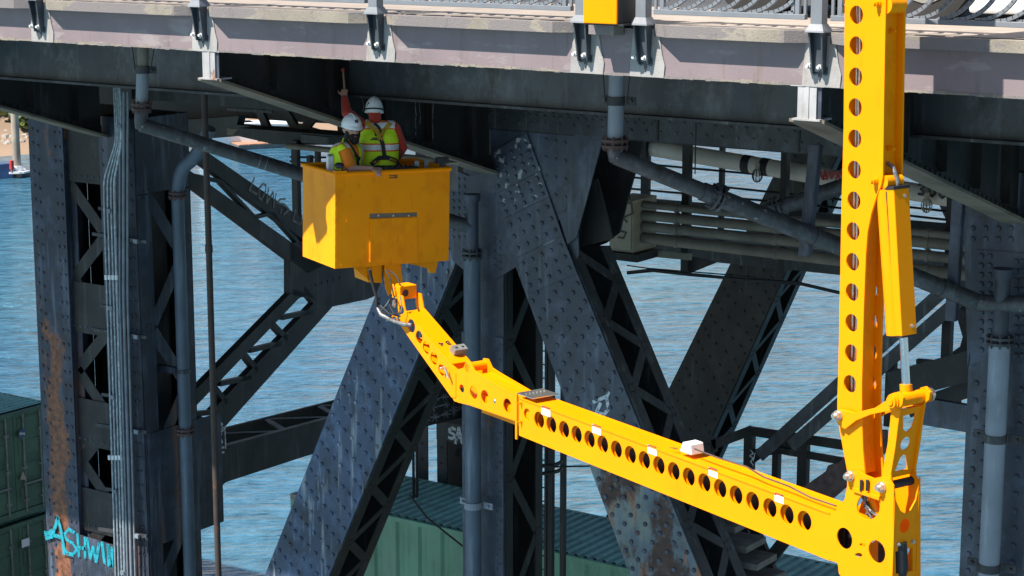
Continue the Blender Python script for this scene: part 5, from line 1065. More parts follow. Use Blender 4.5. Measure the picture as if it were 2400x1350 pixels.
    a = at(CP(.0), 1570, 1050); strokes('arm_mark', [[a + u * .0, a + u * .03 - E2 * .03], [a + u * .05, a + u * .05 - E2 * .04], [a + u * .05 - E2 * .04, a + u * .08 - E2 * .02]], .012, up2, 'black_paint', arm, .002)
    # end frame facing the camera side with cut-outs
    pe = pl(E1, at(pa, 2095, 1200).dot(E1)); eo = ats(pe, (2095, 1150), (2101, 1175), (2111, 1197), (2122, 1204), (2134, 1196), (2147, 1172), (2159, 1148), (2158, 1405), (2090, 1418))
    eo[6] = at(pa, 2097, 1165) - E2 * WA + UP * .12; 
    curve_plate('end_frame', eo, [circle(at(pe, 2121, 1232), E2, UP, .06), ats(pe, (2099, 1293), (2139, 1283), (2139, 1338), (2100, 1345))], E1 * .014, 'yellow', arm, .001)
    for x_, y_ in ((2104, 1275), (2138, 1269)): fbolt('bolt', at(pe, x_, y_), -E1, .018, 'steel_bright', arm, .02)
    MB().tube([at(CP(-.1), 2100, 1370), at(CP(-.1), 2112, 1330), at(CP(-.08), 2108, 1270)], .06, 12).build('hose_bundle', 'rubber', arm, True)
    # pins with big nuts, hoses in the opening
    for x_, y_ in ((1994, 1115), (2068, 1141)): fbolt('pin_nut', at(CP(.031), x_, y_), E2, .044, 'steel_bright', arm, .05)
    for k in range(5):
        a, c = at(CP(-.03), 2012 + k * 6, 1150 - 8 * (k % 2)), at(CP(-.05), 2030 + k * 7, 1205 + 6 * (k % 3)); m_ = (a + c) / 2 - UP * .05 + E1 * .05 * (k - 2); MB().tube([a, m_, c], .011, 7).build('hydraulic_hose', 'rubber' if k % 2 else 'hose_wrap', arm, True)
    a, c = at(CP(.04), 2000, 1147), at(CP(.04), 2062, 1168); MB().bar(a, c, UP, .03, .02).build('hose_clamp_bar', 'yellow', arm)
    for x_ in (2018, 2032): q = at(CP(.05), x_, 1150); MB().tube([q, q + UP * .09], .014, 8).build('hose_end', 'rubber', arm, True)
    MB().prism(ats(CP(-.06), (2012, 1200), (2020, 1175), (2045, 1172), (2062, 1205), (2040, 1212)), -E2 * .02).build('inner_gusset', 'yellow_worn', arm)
    # ---- cylinder, rod and linkage
    ax0, ax1 = at(CP(-.11), 2105, 442), at(CP(-.11), 2124, 785); ad = (ax1 - ax0).normalized(); n1 = (E1 - ad * E1.dot(ad)).normalized()
    cy = MB().box((ax0 + ax1) / 2 + n1 * .05, (ax1 - ax0) / 2, E2 * .085, n1 * .085).build('cylinder_guard', 'yellow', root, bevel=.006)
    MB().box(ax0 - ad * .012 + n1 * .05, ad * .012, E2 * .09, n1 * .09).build('end_cap', 'rubber', cy); MB().box(ax1 + ad * .006 + n1 * .05, ad * .008, E2 * .08, n1 * .08).build('end_cap', 'rubber', cy)
    MB().box((ax0 + ax1) / 2 + n1 * .05 + E2 * .0862 , (ax1 - ax0) / 2 * .97, E2 * .002, n1 * .01).build('slot', 'rubber', cy); MB().tube([ax0 + n1 * .1 + E2 * .02, ax1 + n1 * .08 + E2 * .02], .085, 20).build('barrel', 'yellow', cy, True)
    for q in (ax0 + ad * .06, ax1 - ad * .07): fbolt('screw', q - n1 * .036 - E2 * .03, -n1, .016, 'steel_bright', cy, .012)
    r1 = at(CP(-.13), 2124, 915); MB().tube([ax1 + n1 * .03, r1], .034, 18).build('piston_rod', 'chrome', cy, True)
    b0, b1 = at(CP(.03), 2098, 940), at(CP(-.31), 2158, 922) ; b1 = b0 - E2 * .36
    lk = MB().tube([b0 + E2 * .02, b1], .056, 22).build('linkage', 'yellow', root, True); MB().tube([r1 - ad * .05, r1 + ad * .03], .05, 16).build('rod_eye', 'yellow', lk, True)
    for q, s in ((b0, 1), (b1, -1)): fbolt('pin_cap', q + E2 * s * .02, E2 * s, .062, 'yellow' if s > 0 else 'steel_bright', lk, .03, False)
    dog = [(1955, 972), (1962, 960), (1976, 960), (2002, 968), (2050, 956), (2078, 938), (2090, 922), (2106, 918), (2117, 932), (2114, 950), (2100, 962), (2078, 964), (2040, 972), (2006, 986), (1980, 1006), (1964, 996)]
    curve_plate('link_plate', ats(CP(.045), *dog), [], -E2 * .025, 'yellow', lk, .004); curve_plate('link_plate', [q - E2 * .3 for q in ats(CP(.045), *dog)], [], -E2 * .025, 'yellow', lk, .004)
    fbolt('pin_nut', at(CP(.046), 1966, 973), E2, .044, 'steel_bright', lk, .05)
    cheek = [(2090, 940), (2104, 936), (2112, 950), (2106, 985), (2098, 1050), (2088, 1110), (2090, 1150), (2062, 1150), (2068, 1105), (2080, 1040), (2086, 985)]
    curve_plate('lever_cheek', ats(CP(.015), *cheek), [], -E2 * .02, 'yellow', lk, .003); curve_plate('lever_cheek', [q - E2 * .27 for q in ats(CP(.015), *cheek)], [], -E2 * .02, 'yellow', lk, .003)
    A_, B_ = at(CP(-.005), 2106, 960), at(CP(-.005), 2082, 1120); dn = (B_ - A_).normalized(); nn = E2.cross(dn).normalized(); pw = pl(nn, nn.dot(A_)); o_ = [A_, A_ - E2 * .25, B_ - E2 * .25, B_]
    def onw(u, v): return lerp(lerp(o_[0], o_[1], u), lerp(o_[3], o_[2], u), v)
    curve_plate('lever_plate', [onw(0, 0), onw(1, 0), onw(1, 1), onw(0, 1)], [[onw(u, v) for u, v in ((.2, .1), (.8, .08), (.7, .3), (.5, .36), (.3, .3))], [onw(.5 + .22 * math.cos(a), .52 + .1 * math.sin(a)) for a in [2 * math.pi * i / 16 for i in range(16)]], [onw(u, v) for u, v in ((.35, .72), (.5, .68), (.65, .72), (.8, .92), (.2, .92))]], nn * .014, 'yellow', lk, .001)
    q = at(CP(.0), 2085, 1138); MB().tube([q, q - E2 * .27], .035, 16).build('dark_pin', 'rubber', lk, True)
    # ---- inner telescopic section and elbow
    pi_ = CP(.005); WI = .235
    io = [(1050, 872), (1058, 854), (1072, 866), (1086, 862), (1092, 846), (1103, 848), (1112, 868), (1128, 879), (1216, 931), (1250, 946), (1250, 1000), (1216, 990), (1100, 950), (1075, 944), (1064, 940), (1056, 925), (1048, 900)]
    ih = [circle(at(pi_, 1082, 911), E1, UP, .045), circle(at(pi_, 1110, 920), E1, UP, .07), circle(at(pi_, 1136, 930), E1, UP, .07), circle(at(pi_, 1189, 951), E1, UP, .075)]
    inner = curve_plate('inner_section', ats(pi_, *io), ih, -E2 * .014, 'yellow', root, .002); sh = -E2 * (WI - .014)
    curve_plate('rear_cheek', [q + sh for q in ats(pi_, *io)], [], -E2 * .014, 'yellow', inner, .002)
    a, c = at(pi_, 1112, 876), at(pi_, 1250, 946); MB().prism([a - UP * .012 - E2 * .015, c - UP * .012 - E2 * .015, c - UP * .012 - E2 * (WI - .015), a - UP * .012 - E2 * (WI - .015)], -UP * .012).build('top_plate', 'yellow', inner)
    a, c = at(pi_, 1075, 940), at(pi_, 1250, 1000); MB().prism([a + UP * .012 - E2 * .015, c + UP * .012 - E2 * .015, c + UP * .012 - E2 * (WI - .015), a + UP * .012 - E2 * (WI - .015)], UP * .012).build('bottom_plate', 'yellow_worn', inner)
    q = at(pi_, 1095, 857) - UP * .02; MB().tube([q, q - E2 * WI], .05, 16).build('elbow_pin', 'yellow', inner, True); fbolt('plug', at(CP(.006), 1159, 940), E2, .022, 'steel_bright', inner, .006, False)
    # ---- jib
    pj = CP(.012); WJ = .25
    jo = [(930, 690), (944, 694), (950, 728), (1056, 852), (1068, 875), (1068, 932), (1058, 932), (1046, 915), (962, 797), (938, 762), (932, 720)]
    jh = [circle(at(pj, x_, y_), E1, UP, r_) for x_, y_, r_ in ((941, 726, .05), (964, 764, .075), (982, 790, .07), (999, 815, .07), (1017, 840, .07), (1035, 867, .065))]
    jib = curve_plate('jib', ats(pj, *jo), jh, -E2 * .014, 'yellow', root, .002); curve_plate('rear_cheek', [q - E2 * (WJ - .014) for q in ats(pj, *jo)], [], -E2 * .014, 'yellow', jib, .002)
    a, c = at(pj, 950, 728), at(pj, 1056, 852); ju = (c - a).normalized(); jn = ju.cross(E2); jn = jn if jn.z > 0 else -jn
    MB().prism([a - E2 * .015 - jn * .008, c - E2 * .015 - jn * .008, c - E2 * (WJ - .015) - jn * .008, a - E2 * (WJ - .015) - jn * .008], -jn * .012).build('top_plate', 'yellow', jib)
    a2, c2 = at(pj, 962, 797), at(pj, 1046, 915); MB().prism([a2 - E2 * .015, c2 - E2 * .015, c2 - E2 * (WJ - .015), a2 - E2 * (WJ - .015)], jn * .012).build('bottom_plate', 'yellow_worn', jib)
    m0 = lerp(a, c, .62) - E2 * .13; tx = []
    for ch, du in (('B', -.065), ('4', .02)):
        for ln in GLY[ch]: tx.append([m0 - jn * .007 - E2 * (-(u_ * .05 + du)) * 1 + ju * (v_ * .06) for u_, v_ in ln])
    strokes('arm_mark', tx, .011, jn, 'black_paint', jib, .001)
    q = lerp(a, c, .83) - E2 * .2; MB().box(q + jn * .03, ju * .05, E2 * .085, jn * .035).build('rest_block', 'bar_grey', jib, bevel=.005)
    for s in (-1, 1): w_ = q + jn * .066 + E2 * s * .04; MB().tube([w_, w_ + jn * .001], .016, 10).build('block_hole', 'rubber', jib)
    # head with the bucket pivot
    h = at(CP(-.1), 947, 682); MB().box(h, E1 * .09, E2 * .11, UP * .075).build('jib_head', 'yellow', jib, bevel=.008); q = at(pl(E1, (h - E1 * .091).dot(E1)), 950, 687); MB().tube([q + E1 * .001, q - E1 * .004], .04, 16).build('head_hole', 'flange_rust', jib)
    q = h + E2 * .12 + E1 * .02; MB().tube([q, q - E2 * .26], .045, 14).build('head_pin', 'yellow', jib, True); fbolt('shackle', at(CP(.03), 1040, 862), E2, .018, 'steel_bright', jib, .04); MB().tube(ats(CP(.06), (1043, 862), (1046, 872), (1051, 886)), .014, 8).build('shackle_pin', 'steel_bright', jib, True)
    # cables and silver wrapped hose
    hp = [at(CP(.2), 866, 632), at(CP(.16), 872, 660), at(CP(.14), 882, 695), at(CP(.12), 884, 722)]; MB().tube(hp, .018, 10).build('control_cable', 'rubber', jib, True)
    hp = [at(CP(.12), 884, 720), at(CP(.11), 893, 738), at(CP(.09), 920, 752), at(CP(.06), 945, 760), at(CP(.02), 966, 762)]; MB().tube(hp, [.018, .024, .019, .025, .021], 10).build('wrapped_hose', 'hose_wrap', jib, True)
    for k, l in enumerate(([(884, 722), (892, 728), (905, 715), (918, 695)], [(905, 752), (935, 745), (942, 720), (938, 694)], [(887, 728), (905, 735), (920, 718)])): MB().tube(ats(CP(.08), *l), .007, 6).build('thin_cable', 'steel_bright' if k < 2 else 'rubber', jib, True)
    for k, l in enumerate(([(903, 632), (915, 655), (922, 690), (930, 712)], [(912, 634), (930, 648), (938, 668)], [(868, 640), (880, 690), (890, 715), (912, 735), (938, 742)], [(918, 690), (912, 712), (922, 735), (940, 735)])): MB().tube(ats(CP(.06 + .02 * k), *l), .009, 7).build('thin_hose', 'rubber', jib, True)
    q = at(CP(.04), 925, 705); MB().tube([q, q - UP * .07 + E1 * .02], .022, 10).build('valve', 'steel_bright', jib, True); q = at(CP(.03), 925, 748); MB().tube([q + V((math.cos(a) * .04, 0, math.sin(a) * .04)) for a in [2 * math.pi * i / 12 for i in range(13)]], .01, 6).build('hose_ring', 'yellow', jib, True)
    # ---- bucket
    def azd(t_): return _d * math.cos(R(t_)) + _r * math.sin(R(t_))
    L1 = azd(-29); Wd = azd(61); tl = R(1.3); Wd, Ub = Wd * math.cos(tl) - UP * math.sin(tl), UP * math.cos(tl) + Wd * math.sin(tl)
    O = at(CP(.5), 785, 630); LB, WB, HB = .9, 1.41, 1.05
    P = lambda l, w_, h_: O + L1 * l + Wd * w_ + Ub * h_
    bk = MB().prism([P(0, 0, 0), P(0, WB, 0), P(0, WB, HB), P(0, 0, HB)], L1 * .012).build('bucket', 'yellow_worn', root)
    MB().prism([P(.0121, 0, 0), P(LB, 0, 0), P(LB, 0, HB), P(.0121, 0, HB)], Wd * .012).build('side_panel', 'yellow_worn', bk); MB().prism([P(.0121, WB, 0), P(LB, WB, 0), P(LB, WB, HB), P(.0121, WB, HB)], -Wd * .012).build('side_panel', 'yellow_worn', bk)
    MB().prism([P(LB - .012, .0121, 0), P(LB - .012, WB - .0121, 0), P(LB - .012, WB - .0121, HB), P(LB - .012, .0121, HB)], L1 * .012).build('back_panel', 'yellow_worn', bk); MB().prism([P(.0125, .0125, .012), P(LB - .0125, .0125, .012), P(LB - .0125, WB - .0125, .012), P(.0125, WB - .0125, .012)], Ub * .02).build('floor', 'rubber', bk)
    rim = [P(0, 0, HB), P(0, WB, HB), P(LB, WB, HB), P(LB, 0, HB)]; b = MB()
    for i in range(4): b.tube([rim[i], rim[(i + 1) % 4]], .024, 12)
    for q in rim: b.ball(q, .0245)
    b.build('rim', 'yellow', bk, True)
    fpl = pl(-L1, (-L1).dot(O)); f = MB().prism(ats(fpl, (866, 513), (977, 509), (977, 611), (866, 614)), -L1 * .014).build('access_panel', 'yellow_worn', bk, bevel=.002)
    MB().prism(ats(fpl, (866, 501), (977, 498), (977, 507), (866, 512)), -L1 * .003).build('slot_plate', 'flange_tan', bk)
    for x_ in (886, 921, 957): fbolt('screw', at(fpl, x_, 505) - L1 * .003, -L1, .011, 'steel_bright', bk, .012)
    sc_ = MB(); 
    for x_, y_ in [(798, 430), (880, 428), (850, 460), (900, 485), (948, 482), (848, 460), (1040, 435), (1040, 455), (795, 480), (812, 518), (862, 538), (862, 557), (980, 532), (980, 552), (980, 594), (1002, 440), (1020, 520), (800, 622), (840, 621), (880, 619), (930, 617), (1010, 614)] + [(788, 470 + 20 * k) for k in range(8)]: q = at(fpl, x_, y_); sc_.tube([q, q - L1 * .006], .007, 6)
    sc_.build('rivets', 'yellow_worn', bk, kind='stuff')
    strokes('plate_mark', [ats(fpl, *l) for l in ([(912, 412), (930, 411), (930, 416), (912, 417)], [(924, 411), (928, 417)])], .008, -L1, 'black_paint', bk, .002)
    # under-frame
    b = MB(); b.prism([P(.1, .25, 0), P(.1, .5, 0), P(.1, .5, -.2), P(.1, .4, -.13), P(.1, .32, -.06)], L1 * .02); b.prism([P(.1, .42, -.001), P(.1, .62, -.001), P(.1, .62, -.22), P(.1, .45, -.2)], L1 * .35); b.build('pivot_bracket', 'yellow_worn', bk)
    b = MB(); b.prism([P(.05, .63, 0), P(.05, .82, 0), P(.05, .86, -.2), P(.05, .8, -.28), P(.05, .68, -.36), P(.05, .64, -.25)], L1 * .012); b.build('swivel_cheek', 'yellow', bk)
    b = MB(); b.prism([P(.2, .66, 0), P(.2, .92, 0), P(.2, .9, -.25), P(.2, .72, -.26)], L1 * .02); b.build('swivel_plate', 'yellow_worn', bk); MB().tube([P(.12, .74, .0), P(.12, .74, -.16)], .05, 14).build('swivel_motor', 'rubber', bk, True)
    b = MB(); b.prism([P(.15, 1.18, 0), P(.15, 1.36, 0), P(.15, 1.32, -.16), P(.15, 1.26, -.16), P(.15, 1.22, -.1), P(.15, .98, -.03), P(.15, .98, 0)], L1 * .03); b.build('support_fin', 'yellow_worn', bk)
    # kit on the rim
    def on_rim(nm, lab, cat_, parts, loc):
        t = thing(nm, lab, cat_, loc); 
        for n_, bld, m_, sm in parts: bld.build(n_, m_, t, sm)
    on_rim('work_light', 'small black lamp head clamped on the bucket corner by the bearded worker', 'lamp', [('head', MB().ball(P(.03, .06, HB + .09), .06, .05, .035), 'rubber', True), ('stem', MB().tube([P(.01, .09, HB), P(.01, .09, HB + .08)], .014, 8), 'rubber', True), ('clamp', MB().box(P(.01, .06, HB + .01), Wd * .07, L1 * .03, Ub * .025), 'yellow', False)], P(0, .07, HB))
    on_rim('work_light', 'small black lamp on the far corner of the bucket rim', 'lamp', [('base', MB().tube([P(.02, WB - .09, HB), P(.02, WB - .09, HB + .07)], .025, 10), 'rubber', True), ('head', MB().box(P(.02, WB - .09, HB + .1), Wd * .07, L1 * .03, Ub * .035), 'rubber', False)], P(0, WB - .09, HB))
    on_rim('tool_box', 'grey plastic box hung by straps on the bucket end', 'box', [('body', MB().box(P(.3, WB + .1, HB - .12), L1 * .16, Wd * .075, Ub * .15), 'bar_grey', False), ('strap', MB().box(P(.12, WB - .36, HB + .02), L1 * .012, Wd * .025, Ub * .07), 'galv', False), ('strap', MB().box(P(.12, WB - .24, HB + .02), L1 * .012, Wd * .025, Ub * .07), 'galv', False), ('lid', MB().box(P(.3, WB + .1, HB + .04), L1 * .17, Wd * .085, Ub * .012), 'cabinet_tan', False)], P(.3, WB + .1, HB - .27))
    on_rim('control_panel', 'black control panel with switches just inside the bucket rim', 'panel', [('body', MB().box(P(.09, .82, HB + .0), Wd * .22, L1 * .05, Ub * .035), 'rubber', False)] + [('switch', MB().tube([P(.06 + .04 * (i % 2), .66 + .035 * i, HB + .03), P(.06 + .04 * (i % 2), .66 + .035 * i, HB + .06)], .01, 6), 'strap', True) for i in range(9)], P(.09, .82, HB))
    on_rim('white_canister', 'slim white canister standing in the bucket beside the bearded worker', 'canister', [('body', MB().box(P(.33, .08, HB + .02), Wd * .03, L1 * .03, Ub * .14), 'white_plastic', False), ('cap', MB().box(P(.33, .08, HB + .17), Wd * .02, L1 * .02, Ub * .015), 'bar_grey', False)], P(.33, .08, HB - .12))
    return P, HB, O, Ub
BP, BH, BO, BU = crane()

# ================================================================== PEOPLE
import numpy as np
from mathutils.bvhtree import BVHTree
def J(x, y, D): return ray(x, y) * D
def build_body(name, caps, parent, mats, voxel=.0085):
    """one continuous body: tapered limbs merged by a voxel remesh, coloured by the limb each face belongs to"""
    b = MB()
    for (p, q, r0, r1, tg) in caps:
        p, q = V(p), V(q); d = (q - p); L = d.length
        if L < 1e-4: b.ball(p, r0, n=16, k=10); continue
        u = d.normalized(); pts_, rs = [], []
        for k in range(1, 7): a = math.pi / 2 * k / 7; pts_.append(p - u * r0 * math.cos(a)); rs.append(r0 * math.sin(a))
        for k in range(5): t = k / 4; pts_.append(lerp(p, q, t)); rs.append(r0 * (1 - t) + r1 * t)
        for k in range(1, 7): a = math.pi / 2 * k / 7; pts_.append(q + u * r1 * math.sin(a)); rs.append(r1 * math.cos(a))
        b.tube(pts_, rs, 18)
    me = bpy.data.meshes.new('tmp'); me.from_pydata(b.v, [], b.f); ob = bpy.data.objects.new('tmp', me); col.objects.link(ob)
    md = ob.modifiers.new('r', 'REMESH'); md.mode = 'VOXEL'; md.voxel_size = voxel
    sm = ob.modifiers.new('s', 'SMOOTH'); sm.iterations = 4; sm.factor = .5
    dg = bpy.context.evaluated_depsgraph_get(); dg.update(); m2 = bpy.data.meshes.new_from_object(ob.evaluated_get(dg)); bpy.data.objects.remove(ob); bpy.data.meshes.remove(me)
    n = len(m2.polygons); c = np.zeros(n * 3); m2.polygons.foreach_get('center', c); c = c.reshape(-1, 3); best = np.full(n, 1e9); tagv = np.zeros(n, int)
    for (p, q, r0, r1, tg) in caps:
        p, q = np.array(p), np.array(q); d = q - p; L2 = max(d @ d, 1e-9); t = np.clip(((c - p) @ d) / L2, 0, 1); ds = np.linalg.norm(c - (p + t[:, None] * d), axis=1) - (r0 * (1 - t) + r1 * t)
        k = ds < best; best[k] = ds[k]; tagv[k] = tg
    m2.materials.clear()
    for x in mats: m2.materials.append(MATS[x])
    m2.polygons.foreach_set('material_index', [int(min(x, len(mats) - 1)) for x in tagv]); m2.polygons.foreach_set('use_smooth', [True] * n); m2.name = name; m2.update()
    return link(name, m2, parent), tagv
def shell(body, keep, off, name, mats, idx, parent):
    me = body.data; vn = [v.co + v.normal * off for v in me.vertices]; used = {}; vs, fs, mi = [], [], []
    for i, p in enumerate(me.polygons):
        if not keep[i]: continue
        f = []
        for k in p.vertices:
            if k not in used: used[k] = len(vs); vs.append(tuple(vn[k]))
            f.append(used[k])
        fs.append(f); mi.append(int(idx[i]))
    m2 = bpy.data.meshes.new(name); m2.from_pydata(vs, [], fs)
    for x in mats: m2.materials.append(MATS[x])
    m2.polygons.foreach_set('material_index', mi); m2.polygons.foreach_set('use_smooth', [True] * len(fs)); m2.update()
    o = link(name, m2, parent); s = o.modifiers.new('thick', 'SOLIDIFY'); s.thickness = .006; s.offset = 1
    return o
def bvh_of(o): return BVHTree.FromPolygons([v.co for v in o.data.vertices], [list(p.vertices) for p in o.data.polygons])
def surf(bv, x, y):
    d = ray(x, y).normalized(); h = bv.ray_cast(V((0, 0, 0)), d)
    return (h[0], h[1]) if h[0] is not None else None
def ribbon(bv, path, width, name, m, parent, lift=.014, n=10):
    """strap lying on the clothing along a path"""
    pts_ = []
    for i in range(len(path) - 1):
        for k in range(n): t = k / n; pts_.append((path[i][0] * (1 - t) + path[i + 1][0] * t, path[i][1] * (1 - t) + path[i + 1][1] * t))
    pts_.append(path[-1]); hs = [h for h in (surf(bv, *q) for q in pts_) if h]
    if len(hs) < 2: return None
    b = MB(); c = [h[0] + h[1] * lift for h in hs]; vs = []
    for i in range(len(c)):
        d = (c[min(i + 1, len(c) - 1)] - c[max(i - 1, 0)]).normalized(); s_ = d.cross(hs[i][1]).normalized() * width / 2; nn_ = hs[i][1] * .004
        vs += [c[i] - s_, c[i] + s_, c[i] + s_ + nn_, c[i] - s_ + nn_]
    fs = [[4 * i + j, 4 * i + (j + 1) % 4, 4 * i + 4 + (j + 1) % 4, 4 * i + 4 + j] for i in range(len(c) - 1) for j in range(4)] + [[3, 2, 1, 0], [4 * len(c) - 4 + j for j in range(4)]]
    b.add(vs, fs); return b.build(name, m, parent)
def helmet(c, up, fwd, name, parent, brim, band):
    up = V(up).normalized(); fw = V(fwd); fw = (fw - up * fw.dot(up)).normalized(); rt = fw.cross(up); M = Matrix((rt, fw, up)).transposed(); b = MB(); n, k = 24, 10; vs = []
    rx, ry, rz = (.106, .13, .165) if band else (.11, .136, .128)
    for i in range(k + 1):
        th = math.pi / 2 * i / k
        for j in range(n):
            a = 2 * math.pi * j / n; e = 1 + .02 * (1 if abs(math.sin(a * 1)) > .95 and i < k - 1 else 0); vs.append(c + M @ V((rx * math.sin(th) * math.cos(a) * e, ry * math.sin(th) * math.sin(a) * e, rz * math.cos(th))))
    fs = [[i * n + j, (i + 1) * n + j, (i + 1) * n + (j + 1) % n, i * n + (j + 1) % n] for i in range(k) for j in range(n)]; k0 = k * n; base = len(vs)
    for j in range(n):
        a = 2 * math.pi * j / n; ex = brim * max(0, math.sin(a)) ** 2 + .008; vs.append(c + M @ V(((rx + ex * .6) * math.cos(a), (ry + ex) * math.sin(a), -.014 - .02 * max(0, math.sin(a)))))
    fs += [[k0 + j, base + j, base + (j + 1) % n, k0 + (j + 1) % n] for j in range(n)]
    b.add(vs, fs); o = b.build(name, 'helmet', parent, True); s = o.modifiers.new('t', 'SOLIDIFY'); s.thickness = .004
    r = MB(); r.tube([c + M @ V((0, ry * math.sin(a) * 1.01, rz * math.cos(a) * 1.01)) for a in [R(x) for x in range(-80, 85, 10)]], .009, 8); r.build('crest', 'helmet', o, True)
    if band:
        t = MB(); t.tube([c + M @ V(((rx + .006) * math.cos(a), (ry + .006) * math.sin(a), .012 - .02 * math.sin(a))) for a in [2 * math.pi * i / 24 for i in range(25)]], .009, 6); t.build('strap_band', 'strap', o, True)
        for k_, dz in enumerate((.03, .05, .07, .09)):
            q = c + M @ V((-.094 + .012 * k_, -.05 - .012 * k_, dz)); MB().ball(q, .008, .01, .012, 8, 5, 0, M).build('vent', 'logo_black', o)
    return o, M
def hand(wr, dirv, side, palm_n, L=.105, curl=.35, tagk=0):
    """palm and five unequal fingers bending toward -palm_n; returns limbs to merge into the body"""
    d = V(dirv).normalized(); s = V(side); s = (s - d * s.dot(d)).normalized(); nn = V(palm_n); nn = (nn - d * nn.dot(d) - s * nn.dot(s)).normalized(); out = []
    w0 = V(wr); k = w0 + d * .085
    for u in (-.028, -.009, .010, .028): out.append((w0 + s * u * .7 + d * .01, k + s * u, .017, .0135, tagk))
    for u, ln in ((-.031, .062), (-.0105, .078), (.0105, .084), (.031, .074)):
        b0 = k + s * u * 1.08; b1 = b0 + (d * math.cos(curl) - nn * math.sin(curl)) * ln * .55; b2 = b1 + (d * math.cos(curl * 2.4) - nn * math.sin(curl * 2.4)) * ln * .45
        out += [(b0, b1, .0098, .009, tagk), (b1, b2, .009, .0078, tagk)]
    t0 = w0 + s * .03 + d * .025; t1 = t0 + (s * .75 + d * .65) * .045; t2 = t1 + (s * .2 + d * .95 - nn * .3).normalized() * .035; out += [(t0, t1, .014, .011, tagk), (t1, t2, .011, .009, tagk)]
    return out
def worker_red():
    D = 22.62; t = thing('person', 'worker in red shirt and lime vest reaching up to strike the beam', 'person', BP(.47, .8, .035)); fl = BP(.47, .8, .035)
    pel = J(890, 404, D); ch = J(889, 330, D); nk = J(880, 282, D); hd = J(877, 258, D)
    sL, sR = J(851, 297, D), J(926, 300, D); eL = J(813, 264, D + .14); wL = J(807, 227, D + .2); eR = J(945, 346, D + .05); wR = J(932, 372, D + .3)
    SK, SH, TR, TO = 0, 1, 2, 3; r = _r; d = _d
    caps = [(pel - r * .075, ch - r * .085, .115, .125, TO), (pel + r * .075, ch + r * .085, .115, .125, TO), (ch - r * .085, sL + r * .05 - UP * .02, .125, .075, TO), (ch + r * .085, sR - r * .05 - UP * .02, .125, .075, TO), (sL + r * .03, sR - r * .03, .068, .068, TO), (ch, nk - UP * .02, .11, .06, TO),
            (nk - UP * .03, hd, .07, .07, SH), (hd + d * .0, hd + d * .02 + UP * .05, .08, .084, SH), (hd + d * .07, hd + d * .07 + UP * .05, .06, .06, SK), (sL, eL, .075, .062, SH), (eL, lerp(eL, wL, .85), .062, .044, SH), (lerp(eL, wL, .85), wL, .03, .027, SK), (sR, eR, .062, .05, SH), (eR, wR, .05, .036, SH), (wR, wR + d * .08, .035, .03, SK)]
    for s in (-1, 1):
        hip = pel + r * .085 * s - UP * .06; ft = V((hip.x, hip.y, fl.z + .05)) + r * .05 * s; kn = lerp(hip, ft, .48) + d * .05; caps += [(hip, kn, .1, .07, TR), (kn, ft + UP * .04, .07, .05, TR), (ft - d * .05, ft + d * .14, .05, .045, TR)]
    caps += hand(wL, J(807, 205, D + .24) - wL, -r, -_d, curl=1.0)
    body, tg = build_body('body', caps, t, ['skin', 'red_shirt', 'trousers', 'red_shirt'])
    n = len(tg); c = np.zeros(n * 3); body.data.polygons.foreach_get('center', c); c = c.reshape(-1, 3); z = c[:, 2]; Z = lambda y: J(889, y, D - .13).z
    rr = c @ np.array(r); r0 = ch.dot(r); keep = (tg == 3) & (z > Z(390)); idx = np.zeros(n, int)
    for (ya, yb, k) in ((306, 288, 2), (303, 291, 1), (356, 337, 2), (353, 340, 1)): idx[(z > Z(ya)) & (z < Z(yb))] = k
    for sx in (-.135, .135): idx[(z > Z(291)) & (abs(rr - r0 - sx) < .03)] = 1
    vest = shell(body, keep, .012, 'safety_vest', ['lime', 'reflect', 'vest_orange'], idx, t); bv = bvh_of(vest)
    st = thing  # harness straps on the back
    for pth, w_, m_ in (([(858, 287), (884, 308), (893, 330)], .05, 'strap_yellow'), ([(915, 290), (898, 310), (893, 330)], .05, 'strap_yellow'), ([(893, 318), (899, 345), (903, 375)], .045, 'strap'), ([(868, 280), (888, 300), (892, 318)], .03, 'strap'), ([(870, 386), (885, 372), (904, 368), (925, 376), (932, 384)], .05, 'strap'), ([(874, 384), (890, 376)], .04, 'strap_yellow'), ([(912, 374), (928, 380)], .04, 'strap_yellow')):
        ribbon(bv, pth, w_, 'harness_strap', m_, t)
    h = surf(bv, 889, 282)
    if h: MB().box(h[0] + h[1] * .02, r * .03, UP * .03, h[1] * .01).build('harness_ring', 'strap', t)
    for pth in ([(876, 310), (888, 310)], [(878, 314), (886, 314)], [(880, 311), (880, 320)], [(884, 311), (884, 320)], [(872, 324), (892, 325)], [(868, 327), (890, 328)]): ribbon(bv, pth, .012 if pth[0][1] > 320 else .02, 'vest_logo', 'logo_black', t, .008, 3)
    # belt
    b = MB()
    for k, a in enumerate(range(0, 360, 30)): q = pel + UP * .06 + (r * math.cos(R(a)) * .2 + d * math.sin(R(a)) * .135); b.box(q, r * .05, d * .03, UP * .035)
    b.build('tool_belt', 'strap', t)
    helmet(hd - UP * .012 + d * .0, UP + _d * .1, _d, 'hard_hat', t, .012, True)
    b = MB(); b.tube([lerp(eL, wL, .9) - (wL - eL).normalized() * .012, lerp(eL, wL, .9) + (wL - eL).normalized() * .014], .034, 14); b.build('watch', 'strap', t, True)
    # hammer in the raised hand
    g = wL + (J(807, 205, D + .24) - wL).normalized() * .1 + _d * .02; a = J(808, 218, D + .22); e = J(804, 163, D + .36)
    ht = thing('hammer', 'small wooden-handled hammer with a red head held against the beam', 'hammer', a); MB().tube([a, lerp(a, e, .5), e], [.014, .012, .011], 10).build('handle', 'wood_handle', ht, True)
    b = MB(); b.tube([e - _d * .06, e + _d * .06], .02, 12); b.build('head', 'red_paint', ht, True)
